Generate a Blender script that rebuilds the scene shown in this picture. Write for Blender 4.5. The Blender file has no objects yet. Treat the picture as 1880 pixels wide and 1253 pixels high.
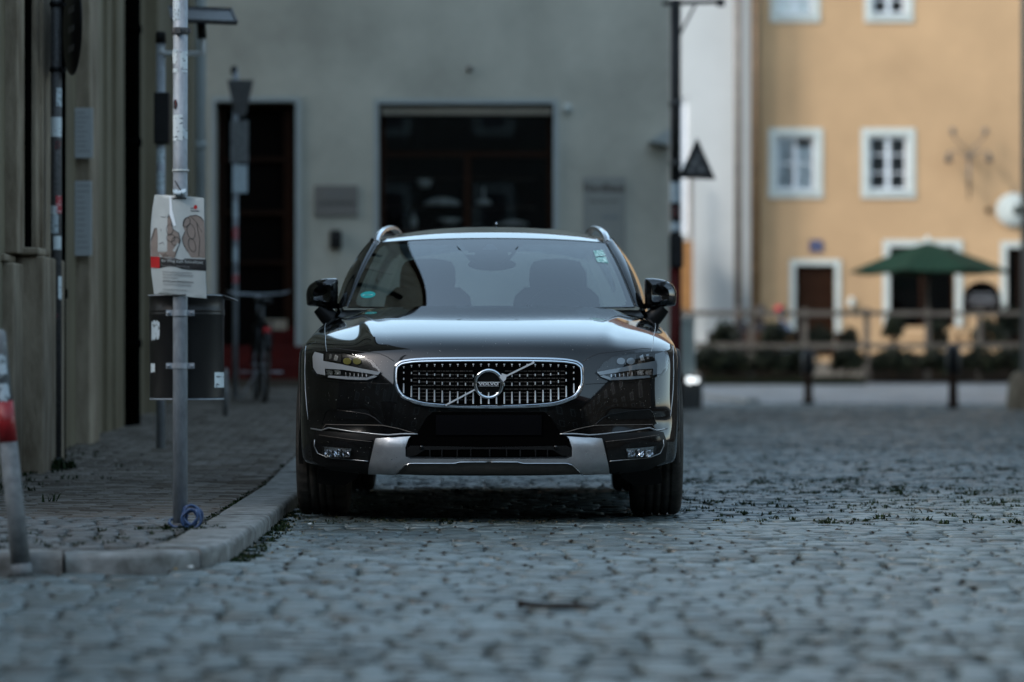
import bpy, bmesh, math, random
import numpy as np
from mathutils import Vector, Matrix
from mathutils.bvhtree import BVHTree
from mathutils.geometry import delaunay_2d_cdt
random.seed(7); np.random.seed(7)
sc = bpy.context.scene
R = math.radians

# ---------------------------------------------------------------- camera
F, HU, HV, CH = 5866.0, 940.0, 660.0, 0.777      # focal length and horizon in photo pixels, camera height
cam_d = bpy.data.cameras.new('camera'); cam = bpy.data.objects.new('camera', cam_d)
sc.collection.objects.link(cam); sc.camera = cam
cam.location = (0, 0, CH); cam.rotation_euler = (R(90), 0, 0)
cam_d.sensor_width = 36; cam_d.lens = 36*F/1880
cam_d.shift_y = (HV-626.5)/1880
cam_d.clip_start = 0.1; cam_d.clip_end = 1000
cam_d.dof.use_dof = True; cam_d.dof.focus_distance = 15.3; cam_d.dof.aperture_fstop = 1.75

# ---------------------------------------------------------------- sky, sun, exposure
SUN_EL, SUN_AZ = 35, 235          # azimuth: degrees clockwise from +Y (north)
w = bpy.data.worlds.new('World'); sc.world = w; w.use_nodes = True
nt = w.node_tree; nt.nodes.clear()
sky = nt.nodes.new('ShaderNodeTexSky'); sky.sky_type = 'NISHITA'; sky.sun_disc = False
sky.sun_elevation = R(SUN_EL); sky.sun_rotation = R(SUN_AZ); sky.air_density = 1.0; sky.dust_density = 1.2; sky.ozone_density = 1.6
hs = nt.nodes.new('ShaderNodeHueSaturation'); hs.inputs['Saturation'].default_value = 0.78; hs.inputs['Hue'].default_value = 0.477
bg = nt.nodes.new('ShaderNodeBackground'); bg.inputs['Strength'].default_value = 0.15
wo = nt.nodes.new('ShaderNodeOutputWorld')
nt.links.new(sky.outputs[0], hs.inputs['Color']); nt.links.new(hs.outputs[0], bg.inputs['Color']); nt.links.new(bg.outputs[0], wo.inputs['Surface'])
sun_d = bpy.data.lights.new('sun', 'SUN'); sun_d.energy = 0.9; sun_d.angle = R(16); sun_d.color = (1, .93, .85)
sun = bpy.data.objects.new('sun', sun_d); sc.collection.objects.link(sun)
az, el = R(SUN_AZ), R(SUN_EL)
sdir = Vector((math.sin(az)*math.cos(el), math.cos(az)*math.cos(el), math.sin(el)))
sun.rotation_euler = sdir.to_track_quat('Z', 'Y').to_euler()
sc.view_settings.view_transform = 'Standard'; sc.view_settings.look = 'None'
sc.view_settings.exposure = 1.6; sc.view_settings.gamma = 1; sc.view_settings.use_curve_mapping = False
sc.cycles.max_bounces = 8; sc.cycles.transparent_max_bounces = 16; sc.cycles.caustics_reflective = False; sc.cycles.caustics_refractive = False

# ---------------------------------------------------------------- helpers
def link(o): sc.collection.objects.link(o); return o
def tag(o, label=None, cat=None, group=None, kind=None):
    if label: o['label'] = label
    if cat: o['category'] = cat
    if group: o['group'] = group
    if kind: o['kind'] = kind
    return o
def empty(name, loc=(0,0,0), label=None, cat=None, group=None, rz=0):
    o = bpy.data.objects.new(name, None); o.empty_display_size = .2
    o.location = loc; o.rotation_euler = (0, 0, rz)
    link(o); return tag(o, label, cat, group)

class MB:
    """collects geometry for ONE mesh object"""
    def __init__(s): s.v = []; s.f = []; s.m = []; s.sm = []
    def add(s, vs, fs, mi=0, smooth=False):
        b = len(s.v); s.v.extend([tuple(v) for v in vs])
        for f in fs: s.f.append(tuple(i+b for i in f)); s.m.append(mi); s.sm.append(smooth)
        return s
    def box(s, x0, x1, y0, y1, z0, z1, mi=0):
        v = [(x0,y0,z0),(x1,y0,z0),(x1,y1,z0),(x0,y1,z0),(x0,y0,z1),(x1,y0,z1),(x1,y1,z1),(x0,y1,z1)]
        return s.add(v, [(0,3,2,1),(4,5,6,7),(0,1,5,4),(1,2,6,5),(2,3,7,6),(3,0,4,7)], mi)
    def obox(s, M, sx, sy, sz, mi=0):
        v = [M @ Vector((a*sx/2, b*sy/2, c*sz/2)) for c in (-1,1) for a, b in ((-1,-1),(1,-1),(1,1),(-1,1))]
        return s.add(v, [(0,3,2,1),(4,5,6,7),(0,1,5,4),(1,2,6,5),(2,3,7,6),(3,0,4,7)], mi)
    def bar(s, a, b, wx, wz, mi=0):
        a = Vector(a); b = Vector(b); d = b-a; q = d.to_track_quat('Y', 'Z').to_matrix().to_4x4()
        return s.obox(Matrix.Translation((a+b)/2) @ q, wx, d.length, wz, mi)
    def tube(s, pts, r, n=10, mi=0, cap=True, smooth=True):
        pts = [Vector(p) for p in pts]; rs = r if isinstance(r, (list, tuple)) else [r]*len(pts)
        vs = []; up = None
        for i, p in enumerate(pts):
            d = (pts[min(i+1, len(pts)-1)] - pts[max(i-1, 0)]).normalized()
            if up is None:
                up = Vector((0,0,1)) if abs(d.z) < .9 else Vector((1,0,0))
            up = (up - d*up.dot(d)).normalized(); sd = d.cross(up)
            for k in range(n):
                a = 2*math.pi*k/n; vs.append(p + (up*math.cos(a) + sd*math.sin(a))*rs[i])
        fs = [(i*n+k, i*n+(k+1)%n, (i+1)*n+(k+1)%n, (i+1)*n+k) for i in range(len(pts)-1) for k in range(n)]
        s.add(vs, fs, mi, smooth)
        if cap:
            b = len(s.v)-len(vs)
            s.f.append(tuple(b+k for k in reversed(range(n)))); s.m.append(mi); s.sm.append(False)
            s.f.append(tuple(b+(len(pts)-1)*n+k for k in range(n))); s.m.append(mi); s.sm.append(False)
        return s
    def lathe(s, prof, c=(0,0,0), n=32, axis='Z', mi=0, smooth=True, wob=None):
        vs = []
        for (r, h) in prof:
            for k in range(n):
                a = 2*math.pi*k/n; rr = r if wob is None else wob(r, h, k)
                x, y = rr*math.cos(a), rr*math.sin(a)
                p = (x, y, h) if axis == 'Z' else (h, x, y) if axis == 'X' else (x, h, y)
                vs.append((p[0]+c[0], p[1]+c[1], p[2]+c[2]))
        fs = [(i*n+k, i*n+(k+1)%n, (i+1)*n+(k+1)%n, (i+1)*n+k) for i in range(len(prof)-1) for k in range(n)]
        return s.add(vs, fs, mi, smooth)
    def grid(s, P, mi=0, smooth=True, wrap=False):
        nr, nc = len(P), len(P[0]); vs = [p for row in P for p in row]
        fs = [(i*nc+j, i*nc+(j+1)%nc, (i+1)*nc+(j+1)%nc, (i+1)*nc+j) for i in range(nr-1) for j in range(nc if wrap else nc-1)]
        return s.add(vs, fs, mi, smooth)
    def ball(s, c, r, n=16, m=10, mi=0, sc3=(1,1,1)):
        P = []
        for i in range(m+1):
            t = math.pi*i/m
            P.append([(c[0]+r*sc3[0]*math.sin(t)*math.cos(2*math.pi*k/n), c[1]+r*sc3[1]*math.sin(t)*math.sin(2*math.pi*k/n), c[2]+r*sc3[2]*math.cos(t)) for k in range(n)])
        return s.grid(P, mi, True, True)
    def mesh(s, name, mats):
        me = bpy.data.meshes.new(name); me.from_pydata(s.v, [], s.f)
        for m in (mats if isinstance(mats, (list, tuple)) else [mats]): me.materials.append(m)
        me.polygons.foreach_set('material_index', s.m); me.polygons.foreach_set('use_smooth', s.sm)
        me.update(); return me
    def build(s, name, mats, parent=None, bevel=0, solid=0, sub=0):
        o = link(bpy.data.objects.new(name, s.mesh(name, mats)))
        if parent is not None: o.parent = parent
        if solid: m = o.modifiers.new('t', 'SOLIDIFY'); m.thickness = solid; m.offset = -1
        if bevel: m = o.modifiers.new('b', 'BEVEL'); m.width = bevel; m.segments = 2; m.limit_method = 'ANGLE'
        if sub: m = o.modifiers.new('s', 'SUBSURF'); m.levels = sub; m.render_levels = sub
        return o
def copy_tree(o, parent=None):
    c = o.copy(); link(c); c.parent = parent
    for ch in list(o.children): copy_tree(ch, c)
    return c
def px(u, v, Y):                       # point of the photo measured at distance Y
    return Vector(((u-HU)*Y/F, Y, CH-(v-HV)*Y/F))

# ---------------------------------------------------------------- materials
def mat(name, col, rough=.6, metal=0, var=.0, scale=8, bump=0, bscale=60, spec=.5, coat=0, emis=None, col2=None, stretch=(1,1,1), trans=0, rvar=0, detail=5, dist=.01):
    m = bpy.data.materials.new(name); m.use_nodes = True; t = m.node_tree; p = t.nodes['Principled BSDF']
    c = (*col, 1)
    if rough >= .7 and spec == .5: spec = .15
    p.inputs['Base Color'].default_value = c; p.inputs['Roughness'].default_value = rough
    p.inputs['Metallic'].default_value = metal; p.inputs['Specular IOR Level'].default_value = spec
    p.inputs['Coat Weight'].default_value = coat; p.inputs['Coat Roughness'].default_value = .03
    p.inputs['Transmission Weight'].default_value = trans
    if emis: p.inputs['Emission Color'].default_value = (*emis[:3], 1); p.inputs['Emission Strength'].default_value = emis[3]
    if var or bump or col2 or rvar:
        tc = t.nodes.new('ShaderNodeTexCoord'); mp = t.nodes.new('ShaderNodeMapping'); mp.inputs['Scale'].default_value = stretch
        t.links.new(tc.outputs['Object'], mp.inputs['Vector'])
    if var or col2:
        n = t.nodes.new('ShaderNodeTexNoise'); n.inputs['Scale'].default_value = scale; n.inputs['Detail'].default_value = detail; n.inputs['Roughness'].default_value = .65
        t.links.new(mp.outputs[0], n.inputs['Vector'])
        r = t.nodes.new('ShaderNodeValToRGB'); r.color_ramp.elements[0].position = .32; r.color_ramp.elements[1].position = .68
        k2 = col2 if col2 else tuple(min(1, x*(1+var)) for x in col); k1 = col if col2 else tuple(x*(1-var) for x in col)
        r.color_ramp.elements[0].color = (*k1, 1); r.color_ramp.elements[1].color = (*k2, 1)
        t.links.new(n.outputs['Fac'], r.inputs['Fac']); t.links.new(r.outputs[0], p.inputs['Base Color'])
    if rvar:
        n = t.nodes.new('ShaderNodeTexNoise'); n.inputs['Scale'].default_value = scale*2.3; n.inputs['Detail'].default_value = 6
        t.links.new(mp.outputs[0], n.inputs['Vector'])
        mr = t.nodes.new('ShaderNodeMapRange'); mr.inputs['From Min'].default_value = .3; mr.inputs['From Max'].default_value = .7
        mr.inputs['To Min'].default_value = max(0, rough-rvar); mr.inputs['To Max'].default_value = rough+rvar
        t.links.new(n.outputs['Fac'], mr.inputs['Value']); t.links.new(mr.outputs[0], p.inputs['Roughness'])
    if bump:
        n = t.nodes.new('ShaderNodeTexNoise'); n.inputs['Scale'].default_value = bscale; n.inputs['Detail'].default_value = 4
        t.links.new(mp.outputs[0], n.inputs['Vector'])
        b = t.nodes.new('ShaderNodeBump'); b.inputs['Strength'].default_value = bump; b.inputs['Distance'].default_value = dist
        t.links.new(n.outputs['Fac'], b.inputs['Height']); t.links.new(b.outputs[0], p.inputs['Normal'])
    return m
def piece_mat(name, c1, c2, rough, bump=.4, bscale=70, rvar=.1, patch=1.3, pcol=None):
    """stone whose tone changes from stone to stone (random per island) plus worn patches over the place"""
    m = bpy.data.materials.new(name); m.use_nodes = True; t = m.node_tree; p = t.nodes['Principled BSDF']
    g = t.nodes.new('ShaderNodeNewGeometry'); oi = t.nodes.new('ShaderNodeObjectInfo')
    ad = t.nodes.new('ShaderNodeMath'); ad.operation = 'ADD'; t.links.new(g.outputs['Random Per Island'], ad.inputs[0]); t.links.new(oi.outputs['Random'], ad.inputs[1])
    fr = t.nodes.new('ShaderNodeMath'); fr.operation = 'FRACT'; t.links.new(ad.outputs[0], fr.inputs[0])
    mx = t.nodes.new('ShaderNodeMix'); mx.data_type = 'RGBA'; mx.inputs['A'].default_value = (*c1, 1); mx.inputs['B'].default_value = (*c2, 1)
    t.links.new(fr.outputs[0], mx.inputs['Factor'])
    n = t.nodes.new('ShaderNodeTexNoise'); n.inputs['Scale'].default_value = patch; n.inputs['Detail'].default_value = 6; n.inputs['Roughness'].default_value = .6
    t.links.new(g.outputs['Position'], n.inputs['Vector'])
    rp = t.nodes.new('ShaderNodeValToRGB'); rp.color_ramp.elements[0].position = .33; rp.color_ramp.elements[1].position = .50
    rp.color_ramp.elements[0].color = (*(pcol or (.55,.52,.48)), 1); rp.color_ramp.elements[1].color = (1.15,1.15,1.15,1)
    t.links.new(n.outputs['Fac'], rp.inputs['Fac'])
    m2 = t.nodes.new('ShaderNodeMix'); m2.data_type = 'RGBA'; m2.blend_type = 'MULTIPLY'; m2.inputs['Factor'].default_value = 1
    t.links.new(mx.outputs['Result'], m2.inputs['A']); t.links.new(rp.outputs[0], m2.inputs['B']); t.links.new(m2.outputs['Result'], p.inputs['Base Color'])
    n2 = t.nodes.new('ShaderNodeTexNoise'); n2.inputs['Scale'].default_value = bscale; n2.inputs['Detail'].default_value = 5
    t.links.new(g.outputs['Position'], n2.inputs['Vector'])
    b = t.nodes.new('ShaderNodeBump'); b.inputs['Strength'].default_value = bump; b.inputs['Distance'].default_value = .006
    t.links.new(n2.outputs['Fac'], b.inputs['Height']); t.links.new(b.outputs[0], p.inputs['Normal'])
    mr = t.nodes.new('ShaderNodeMapRange'); mr.inputs['To Min'].default_value = rough-rvar; mr.inputs['To Max'].default_value = rough+rvar
    t.links.new(n2.outputs['Fac'], mr.inputs['Value']); t.links.new(mr.outputs[0], p.inputs['Roughness'])
    return m
def glass_mat(name, tint=(.5,.6,.6), ior=1.6, rough=0.0, boost=1.0):
    m = bpy.data.materials.new(name); m.use_nodes = True; t = m.node_tree; t.nodes.clear()
    o = t.nodes.new('ShaderNodeOutputMaterial'); mx = t.nodes.new('ShaderNodeMixShader'); fr = t.nodes.new('ShaderNodeFresnel'); fr.inputs['IOR'].default_value = ior
    tr = t.nodes.new('ShaderNodeBsdfTransparent'); tr.inputs['Color'].default_value = (*tint, 1)
    gl = t.nodes.new('ShaderNodeBsdfGlossy'); gl.inputs['Roughness'].default_value = rough; gl.inputs['Color'].default_value = (1,1,1,1)
    ml = t.nodes.new('ShaderNodeMath'); ml.operation = 'MULTIPLY'; ml.inputs[1].default_value = boost; ml.use_clamp = True
    t.links.new(fr.outputs[0], ml.inputs[0]); t.links.new(ml.outputs[0], mx.inputs[0]); t.links.new(tr.outputs[0], mx.inputs[1]); t.links.new(gl.outputs[0], mx.inputs[2]); t.links.new(mx.outputs[0], o.inputs[0])
    return m
def sticker_mat(name, bgc, ink, scale=(40,1,90), thr=.64):
    m = bpy.data.materials.new(name); m.use_nodes = True; t = m.node_tree; p = t.nodes['Principled BSDF']; p.inputs['Roughness'].default_value = .45
    tc = t.nodes.new('ShaderNodeTexCoord'); mp = t.nodes.new('ShaderNodeMapping'); mp.inputs['Scale'].default_value = scale
    n = t.nodes.new('ShaderNodeTexNoise'); n.inputs['Scale'].default_value = 1; n.inputs['Detail'].default_value = 2
    r = t.nodes.new('ShaderNodeValToRGB'); r.color_ramp.interpolation = 'CONSTANT'; r.color_ramp.elements[1].position = thr
    r.color_ramp.elements[0].color = (*bgc, 1); r.color_ramp.elements[1].color = (*ink, 1)
    t.links.new(tc.outputs['Object'], mp.inputs[0]); t.links.new(mp.outputs[0], n.inputs['Vector']); t.links.new(n.outputs['Fac'], r.inputs['Fac']); t.links.new(r.outputs[0], p.inputs['Base Color'])
    return m

M = dict(
 paint = mat('black_car_paint', (.002,.002,.0022), .09, 0, coat=1.0, spec=.08, rvar=.03, scale=5),
 gloss = mat('gloss_black_trim', (.003,.003,.003), .14, spec=.35),
 satin = mat('satin_black_plastic', (.005,.005,.005), .42, spec=.18, bump=.15, bscale=400, dist=.001),
 matte = mat('matte_black', (.0015,.0015,.0015), .9, spec=.0),
 inside = mat('car_interior_fabric', (.022,.021,.02), .85, bump=.2, bscale=200, dist=.002),
 chrome = mat('chrome', (.55,.58,.61), .10, 1, rvar=.05),
 silver = mat('satin_silver_paint', (.35,.36,.37), .33, .75, var=.08, scale=30, rvar=.06),
 rubber = mat('tyre_rubber', (.055,.05,.044), .8, spec=.2, var=.35, scale=18, bump=.4, bscale=180, dist=.003),
 rim = mat('alloy_rim', (.25,.25,.26), .3, .9),
 lampsilver = mat('lamp_reflector', (.55,.57,.6), .18, 1),
 lampgrey = mat('lamp_light_guide', (.36,.385,.41), .2, coat=1),
 lampyellow = mat('lamp_lens_yellow_reflection', (.17,.15,.035), .1, coat=1),  # yellowish reflection put into the lens colour
 bright = mat('bright_badge_metal', (.62,.65,.68), .35, .45),
 plate = mat('black_plate', (.0015,.0015,.002), .4, spec=.04),
 palemetal = mat('pale_painted_tube', (.5,.53,.54), .5),
 rail = mat('roof_rail_silver', (.75,.77,.8), .22, .85),
 twig = mat('dark_twig_bark', (.014,.009,.006), .9),
 troughs = mat('dark_planter_timber', (.014,.011,.008), .9, var=.4, scale=3),
 dirt = mat('brown_joint_dirt', (.020,.013,.007), .95, var=.5, scale=60),
 amber = mat('amber_reflector', (.35,.12,.02), .3),
 wind = glass_mat('windscreen_glass', (.40,.52,.54), 2.5),
 wglass = glass_mat('side_glass', (.35,.38,.38), 1.6),
 clear = glass_mat('clear_lens', (.9,.92,.93), 1.5),
 pglass = glass_mat('window_pane_glass', (.92,.95,.96), 1.5, .02),
 galv = mat('galvanised_steel', (.25,.275,.30), .55, .15, var=.3, scale=25, bump=.15, bscale=120, dist=.002, rvar=.1, stretch=(1,1,.35)),
 blackmetal = mat('black_painted_metal', (.005,.005,.0055), .5, spec=.25, var=.4, scale=14, bump=.2, bscale=90, dist=.002),
 darkmetal = mat('dark_speckled_metal', (.06,.06,.06), .55, .3, var=.5, scale=60, bump=.2, bscale=150, dist=.002),
 greybin = mat('dark_grey_bin_plastic', (.009,.009,.009), .42, spec=.35, var=.3, scale=9, bump=.25, bscale=160, dist=.002, stretch=(1,1,.4)),
 paper = mat('white_paper', (.40,.43,.42), .45, var=.06, scale=14),
 beigepaint = mat('illustration_brown', (.21,.17,.145), .5, var=.08, scale=30),
 ink = mat('black_ink', (.012,.011,.011), .5),
 greyink = mat('grey_ink', (.18,.18,.18), .5),
 red = mat('red_print', (.42,.01,.012), .45),
 redband = mat('red_reflective_band', (.24,.006,.008), .4, var=.2, scale=40),
 dirtywhite = mat('dirty_white_paint', (.06,.065,.068), .6, var=.5, scale=22, bump=.2, col2=(.17,.18,.18)),
 stick = sticker_mat('white_sticker', (.55,.62,.64), (.10,.12,.14)),
 stick2 = sticker_mat('torn_sticker', (.42,.50,.54), (.16,.19,.2), (70,1,40), .58),
 stickred = sticker_mat('red_sticker', (.35,.02,.03), (.6,.6,.6), (60,1,150), .58),
 stickblk = sticker_mat('black_sticker', (.012,.01,.012), (.35,.02,.02), (120,1,260), .6),
 bluecable = mat('blue_cable', (.018,.05,.13), .4),
 kerb = mat('granite_kerb', (.06,.055,.045), .65, col2=(.24,.245,.235), scale=9, bump=.6, bscale=150, dist=.004, rvar=.12),
 joint = mat('dark_joint_soil', (.022,.016,.010), .95, var=.4, scale=30, bump=.5, bscale=80),
 soilgreen = mat('moss', (.02,.035,.008), .95, var=.5, scale=40),
 grass = mat('weed_green', (.010,.020,.005), .8, var=.4, scale=20),
 dryleaf = mat('dry_leaf', (.16,.12,.06), .8, var=.3, scale=50),
 greywall = mat('grey_green_plaster', (.41,.408,.352), .9, var=.19, scale=.8, bump=.35, bscale=30, detail=8),
 greytrim = mat('pale_grey_plaster_band', (.33,.37,.37), .85, var=.06, scale=3),
 brownwood = mat('dark_brown_wood', (.018,.007,.003), .6, spec=.08, var=.4, scale=12, stretch=(4,4,.5)),
 redwood = mat('dark_red_wood', (.055,.004,.003), .6, spec=.15, var=.3, scale=10),
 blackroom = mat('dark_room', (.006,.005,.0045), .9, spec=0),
 goods = mat('pale_goods', (.45,.44,.41), .7, var=.3, scale=9),
 beige = mat('beige_blind', (.30,.27,.22), .8, var=.1, scale=6),
 stone = mat('weathered_stone', (.11,.083,.055), .9, col2=(.32,.27,.20), scale=5, bump=.7, bscale=45, stretch=(1,1,.3), detail=9),
 stonegreen = mat('stained_greenish_plaster', (.115,.095,.06), .9, col2=(.21,.185,.13), scale=1.8, bump=.4, bscale=30, stretch=(1,1,.25), detail=8),
 orange = mat('orange_plaster', (.385,.258,.147), .9, var=.13, scale=.45, bump=.3, bscale=12, detail=7),
 palewall = mat('pale_grey_plaster', (.38,.40,.40), .9, var=.06, scale=.6, bump=.2, bscale=20),
 whitetrim = mat('white_plaster_trim', (.42,.46,.44), .8, var=.06, scale=3),
 whitepaint = mat('white_window_paint', (.55,.60,.64), .5, var=.05, scale=4),
 curtain = mat('grey_curtain', (.5,.52,.54), .9, var=.3, scale=3, stretch=(6,1,1)),
 curtainw = mat('white_curtain', (.9,.92,.95), .9, var=.15, scale=3, stretch=(6,1,1)),
 pipe = mat('brown_downpipe', (.085,.05,.022), .5, .3, var=.3, scale=4),
 pipegrey = mat('grey_downpipe', (.11,.095,.082), .5, .3, var=.3, scale=4),
 copper = mat('orange_brown_timber', (.22,.10,.025), .6, var=.2, scale=6),
 canopy = mat('dark_green_canvas', (.004,.020,.011), .85, var=.2, scale=3, bump=.2, bscale=30),
 fencewood = mat('grey_weathered_timber', (.085,.078,.068), .85, var=.35, scale=5, stretch=(.5,4,4), bump=.4),
 leaf = mat('planting_green', (.007,.010,.004), .8, var=.6, scale=3),
 darkcloth = mat('dark_clothing', (.012,.012,.014), .9, var=.2, scale=12),
 redcloth = mat('red_clothing', (.35,.02,.03), .9, var=.15, scale=12),
 bluecloth = mat('pale_blue_clothing', (.16,.19,.26), .9, var=.15, scale=12),
 skin = mat('skin', (.42,.25,.18), .55, var=.06, scale=20),
 hair = mat('dark_hair', (.015,.01,.008), .6),
 slab = mat('smooth_pale_asphalt', (.14,.155,.165), .5, var=.16, scale=1.2, bump=.2, bscale=60, rvar=.1),
 asphalt = mat('distant_ground', (.09,.09,.088), .85, var=.15, scale=2, bump=.3),
 earth = mat('terrace_gravel', (.09,.08,.065), .95, var=.3, scale=4, bump=.5, bscale=25),
 solar = mat('solar_cells', (.012,.014,.02), .3, var=.3, scale=10),
 roof = mat('clay_roof_tiles', (.10,.055,.04), .85, var=.3, scale=3),
 reflb = mat('darker_house_plaster', (.07,.066,.058), .9, var=.12, scale=.7),
 lampon = mat('lit_lamp', (1,1,1), .3, emis=(.9,.97,1,.8)),
 enamel = mat('blue_enamel', (.02,.03,.10), .3),
 chalk = mat('chalk', (.45,.45,.47), .9),
 bark = mat('twig_bark', (.045,.03,.018), .9, var=.3, scale=40),
)
M['paint'].node_tree.nodes['Principled BSDF'].inputs['Coat Weight'].default_value = .85
def add_specks(m, col=(.30,.29,.26), thr=.775, scale=150):
    t = m.node_tree; p = t.nodes['Principled BSDF']; tc = t.nodes.new('ShaderNodeTexCoord'); n = t.nodes.new('ShaderNodeTexNoise'); n.inputs['Scale'].default_value = scale; n.inputs['Detail'].default_value = 1
    n3 = t.nodes.new('ShaderNodeTexNoise'); n3.inputs['Scale'].default_value = 3.5; n3.inputs['Detail'].default_value = 6
    r3 = t.nodes.new('ShaderNodeMapRange'); r3.inputs['From Min'].default_value = .35; r3.inputs['From Max'].default_value = .75; r3.inputs['To Min'].default_value = .0018; r3.inputs['To Max'].default_value = .009
    gt = t.nodes.new('ShaderNodeMath'); gt.operation = 'GREATER_THAN'; gt.inputs[1].default_value = thr
    mx = t.nodes.new('ShaderNodeMix'); mx.data_type = 'RGBA'; mx.inputs['B'].default_value = (*col, 1)
    cc = t.nodes.new('ShaderNodeCombineColor')
    t.links.new(tc.outputs['Object'], n.inputs['Vector']); t.links.new(tc.outputs['Object'], n3.inputs['Vector']); t.links.new(n3.outputs['Fac'], r3.inputs['Value'])
    for k in range(3): t.links.new(r3.outputs[0], cc.inputs[k])
    t.links.new(cc.outputs[0], mx.inputs['A']); t.links.new(n.outputs['Fac'], gt.inputs[0]); t.links.new(gt.outputs[0], mx.inputs['Factor']); t.links.new(mx.outputs['Result'], p.inputs['Base Color'])
add_specks(M['paint']); add_specks(M['gloss'], thr=.78)
M['cobble'] = piece_mat('cobblestone', (.046,.060,.060), (.100,.128,.131), .42, .6, 45, .12, 2.6, (.60,.50,.40))
M['brickpave'] = piece_mat('paving_brick', (.066,.055,.043), (.102,.088,.072), .7, .4, 90, .1, 1.1, (.7,.68,.64))
M['sett'] = piece_mat('sidewalk_sett', (.06,.06,.055), (.115,.118,.115), .62, .7, 80, .1, 2.5, (.55,.52,.45))
# ================================================================ GROUND
def gz(y): return .07 + max(0.0, y-18)*.0255          # pavement height
KL = [(-3.6,11.50),(-2.6,11.55),(-1.86,11.60),(-1.55,11.64),(-1.34,11.72),(-1.20,11.90),(-1.12,12.18),(-1.09,12.6),(-1.095,13.3),(-1.10,14.3),(-1.115,15.3),(-1.13,16.3),(-1.15,17.7),(-1.17,20),(-1.2,25),(-1.3,37.9)]
def smooth_line(P, step):
    out = []
    n = len(P)
    for i in range(n-1):
        p0, p1, p2, p3 = P[max(i-1,0)], P[i], P[i+1], P[min(i+2,n-1)]
        L = math.dist(p1, p2); k = max(1, int(L/step))
        for j in range(k):
            t = j/k
            out.append(tuple(.5*(2*p1[a] + (-p0[a]+p2[a])*t + (2*p0[a]-5*p1[a]+4*p2[a]-p3[a])*t*t + (-p0[a]+3*p1[a]-3*p2[a]+p3[a])*t**3) for a in (0,1)))
    out.append(P[-1]); return out
KS = smooth_line(KL, .08)
def nrm(i):
    a = KS[max(i-1,0)]; b = KS[min(i+1,len(KS)-1)]; dx, dy = b[0]-a[0], b[1]-a[1]; l = math.hypot(dx,dy); return (-dy/l, dx/l)
KI = [(KS[i][0]+nrm(i)[0]*.245, KS[i][1]+nrm(i)[1]*.245) for i in range(len(KS))]
def kx(y, line):                     # x of a kerb line at y (straight part)
    for a, b in zip(line, line[1:]):
        if a[1] <= y <= b[1] and b[1] > a[1]: 
            t = (y-a[1])/(b[1]-a[1]); x = a[0]+(b[0]-a[0])*t
            if x > -1.7 or y < 11.9: last = x; return x
    return line[-1][0]
def in_pave(x, y, line):             # is the point on the pavement side of the line
    if y < 11.5: return False
    inside = False
    P = line + [(-9, 38), (-9, 11.5)]
    j = len(P)-1
    for i in range(len(P)):
        xi, yi = P[i]; xj, yj = P[j]
        if (yi > y) != (yj > y) and x < (xj-xi)*(y-yi)/(yj-yi)+xi: inside = not inside
        j = i
    return inside

# big sheet to the horizon, road bed, terrace ramp
MB().add([(-400,-200,-.12),(400,-200,-.12),(400,600,-.12),(-400,600,-.12)], [(0,1,2,3)]).build('ground', M['asphalt'])['kind'] = 'structure'
road = MB().add([(-14,-14,-.028),(14,-14,-.028),(14,56,-.028),(-14,56,-.028)], [(0,1,2,3)]).build('road', M['joint']); road['kind'] = 'structure'
g = MB()
P = [[(x, 56+t*4, -.004+.30*(t*t*(3-2*t))) for x in (2.1, 6, 14, 30)] for t in np.linspace(0,1,9)] + [[(x, 64, .36) for x in (2.1,6,14,30)]]
g.grid(P); g.build('paved_ramp', M['slab'])['kind'] = 'structure'
MB().add([(1.9,63.9,.37),(30,63.9,.37),(30,74,.75),(1.9,74,.75)], [(0,1,2,3)]).build('terrace_ground', M['earth'])['kind'] = 'structure'

def stones_np(cx, cy, sx, sy, z, near=True, tk=1.0):
    """stones as arrays: returns verts, faces, smooth"""
    N = len(cx)
    if near:
        base = np.array([(-.5,-.32),(-.34,-.5),(.34,-.5),(.5,-.32),(.5,.32),(.34,.5),(-.34,.5),(-.5,.32)])
        rings = [(1.0, -.045), (1.0, -.009), (.91, -.002), (.65, .0)]
    else:
        base = np.array([(-.5,-.5),(.5,-.5),(.5,.5),(-.5,.5)])
        rings = [(1.0, -.042), (.97, -.008), (.90, -.002)]
    k = len(base); jit = 1+np.random.uniform(-.10, .06, (N, k, 2))
    tx = np.random.normal(0, .014, N)*tk; ty = np.random.normal(0, .024, N)*tk
    V = np.zeros((N, k*len(rings), 3))
    for r, (s, h) in enumerate(rings):
        X = base[None,:,0]*jit[:,:,0]*s*sx[:,None]; Y = base[None,:,1]*jit[:,:,1]*s*sy[:,None]
        V[:, r*k:(r+1)*k, 0] = cx[:,None]+X; V[:, r*k:(r+1)*k, 1] = cy[:,None]+Y
        V[:, r*k:(r+1)*k, 2] = z[:,None] + h + (X*tx[:,None] + Y*ty[:,None] if r else 0) + (np.random.normal(0, .0012, (N,k)) if r > 1 else 0)
    f = []
    for r in range(len(rings)-1):
        for i in range(k): f.append((r*k+i, r*k+(i+1)%k, (r+1)*k+(i+1)%k, (r+1)*k+i))
    cap = tuple((len(rings)-1)*k+i for i in range(k))
    return V, f, cap
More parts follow.
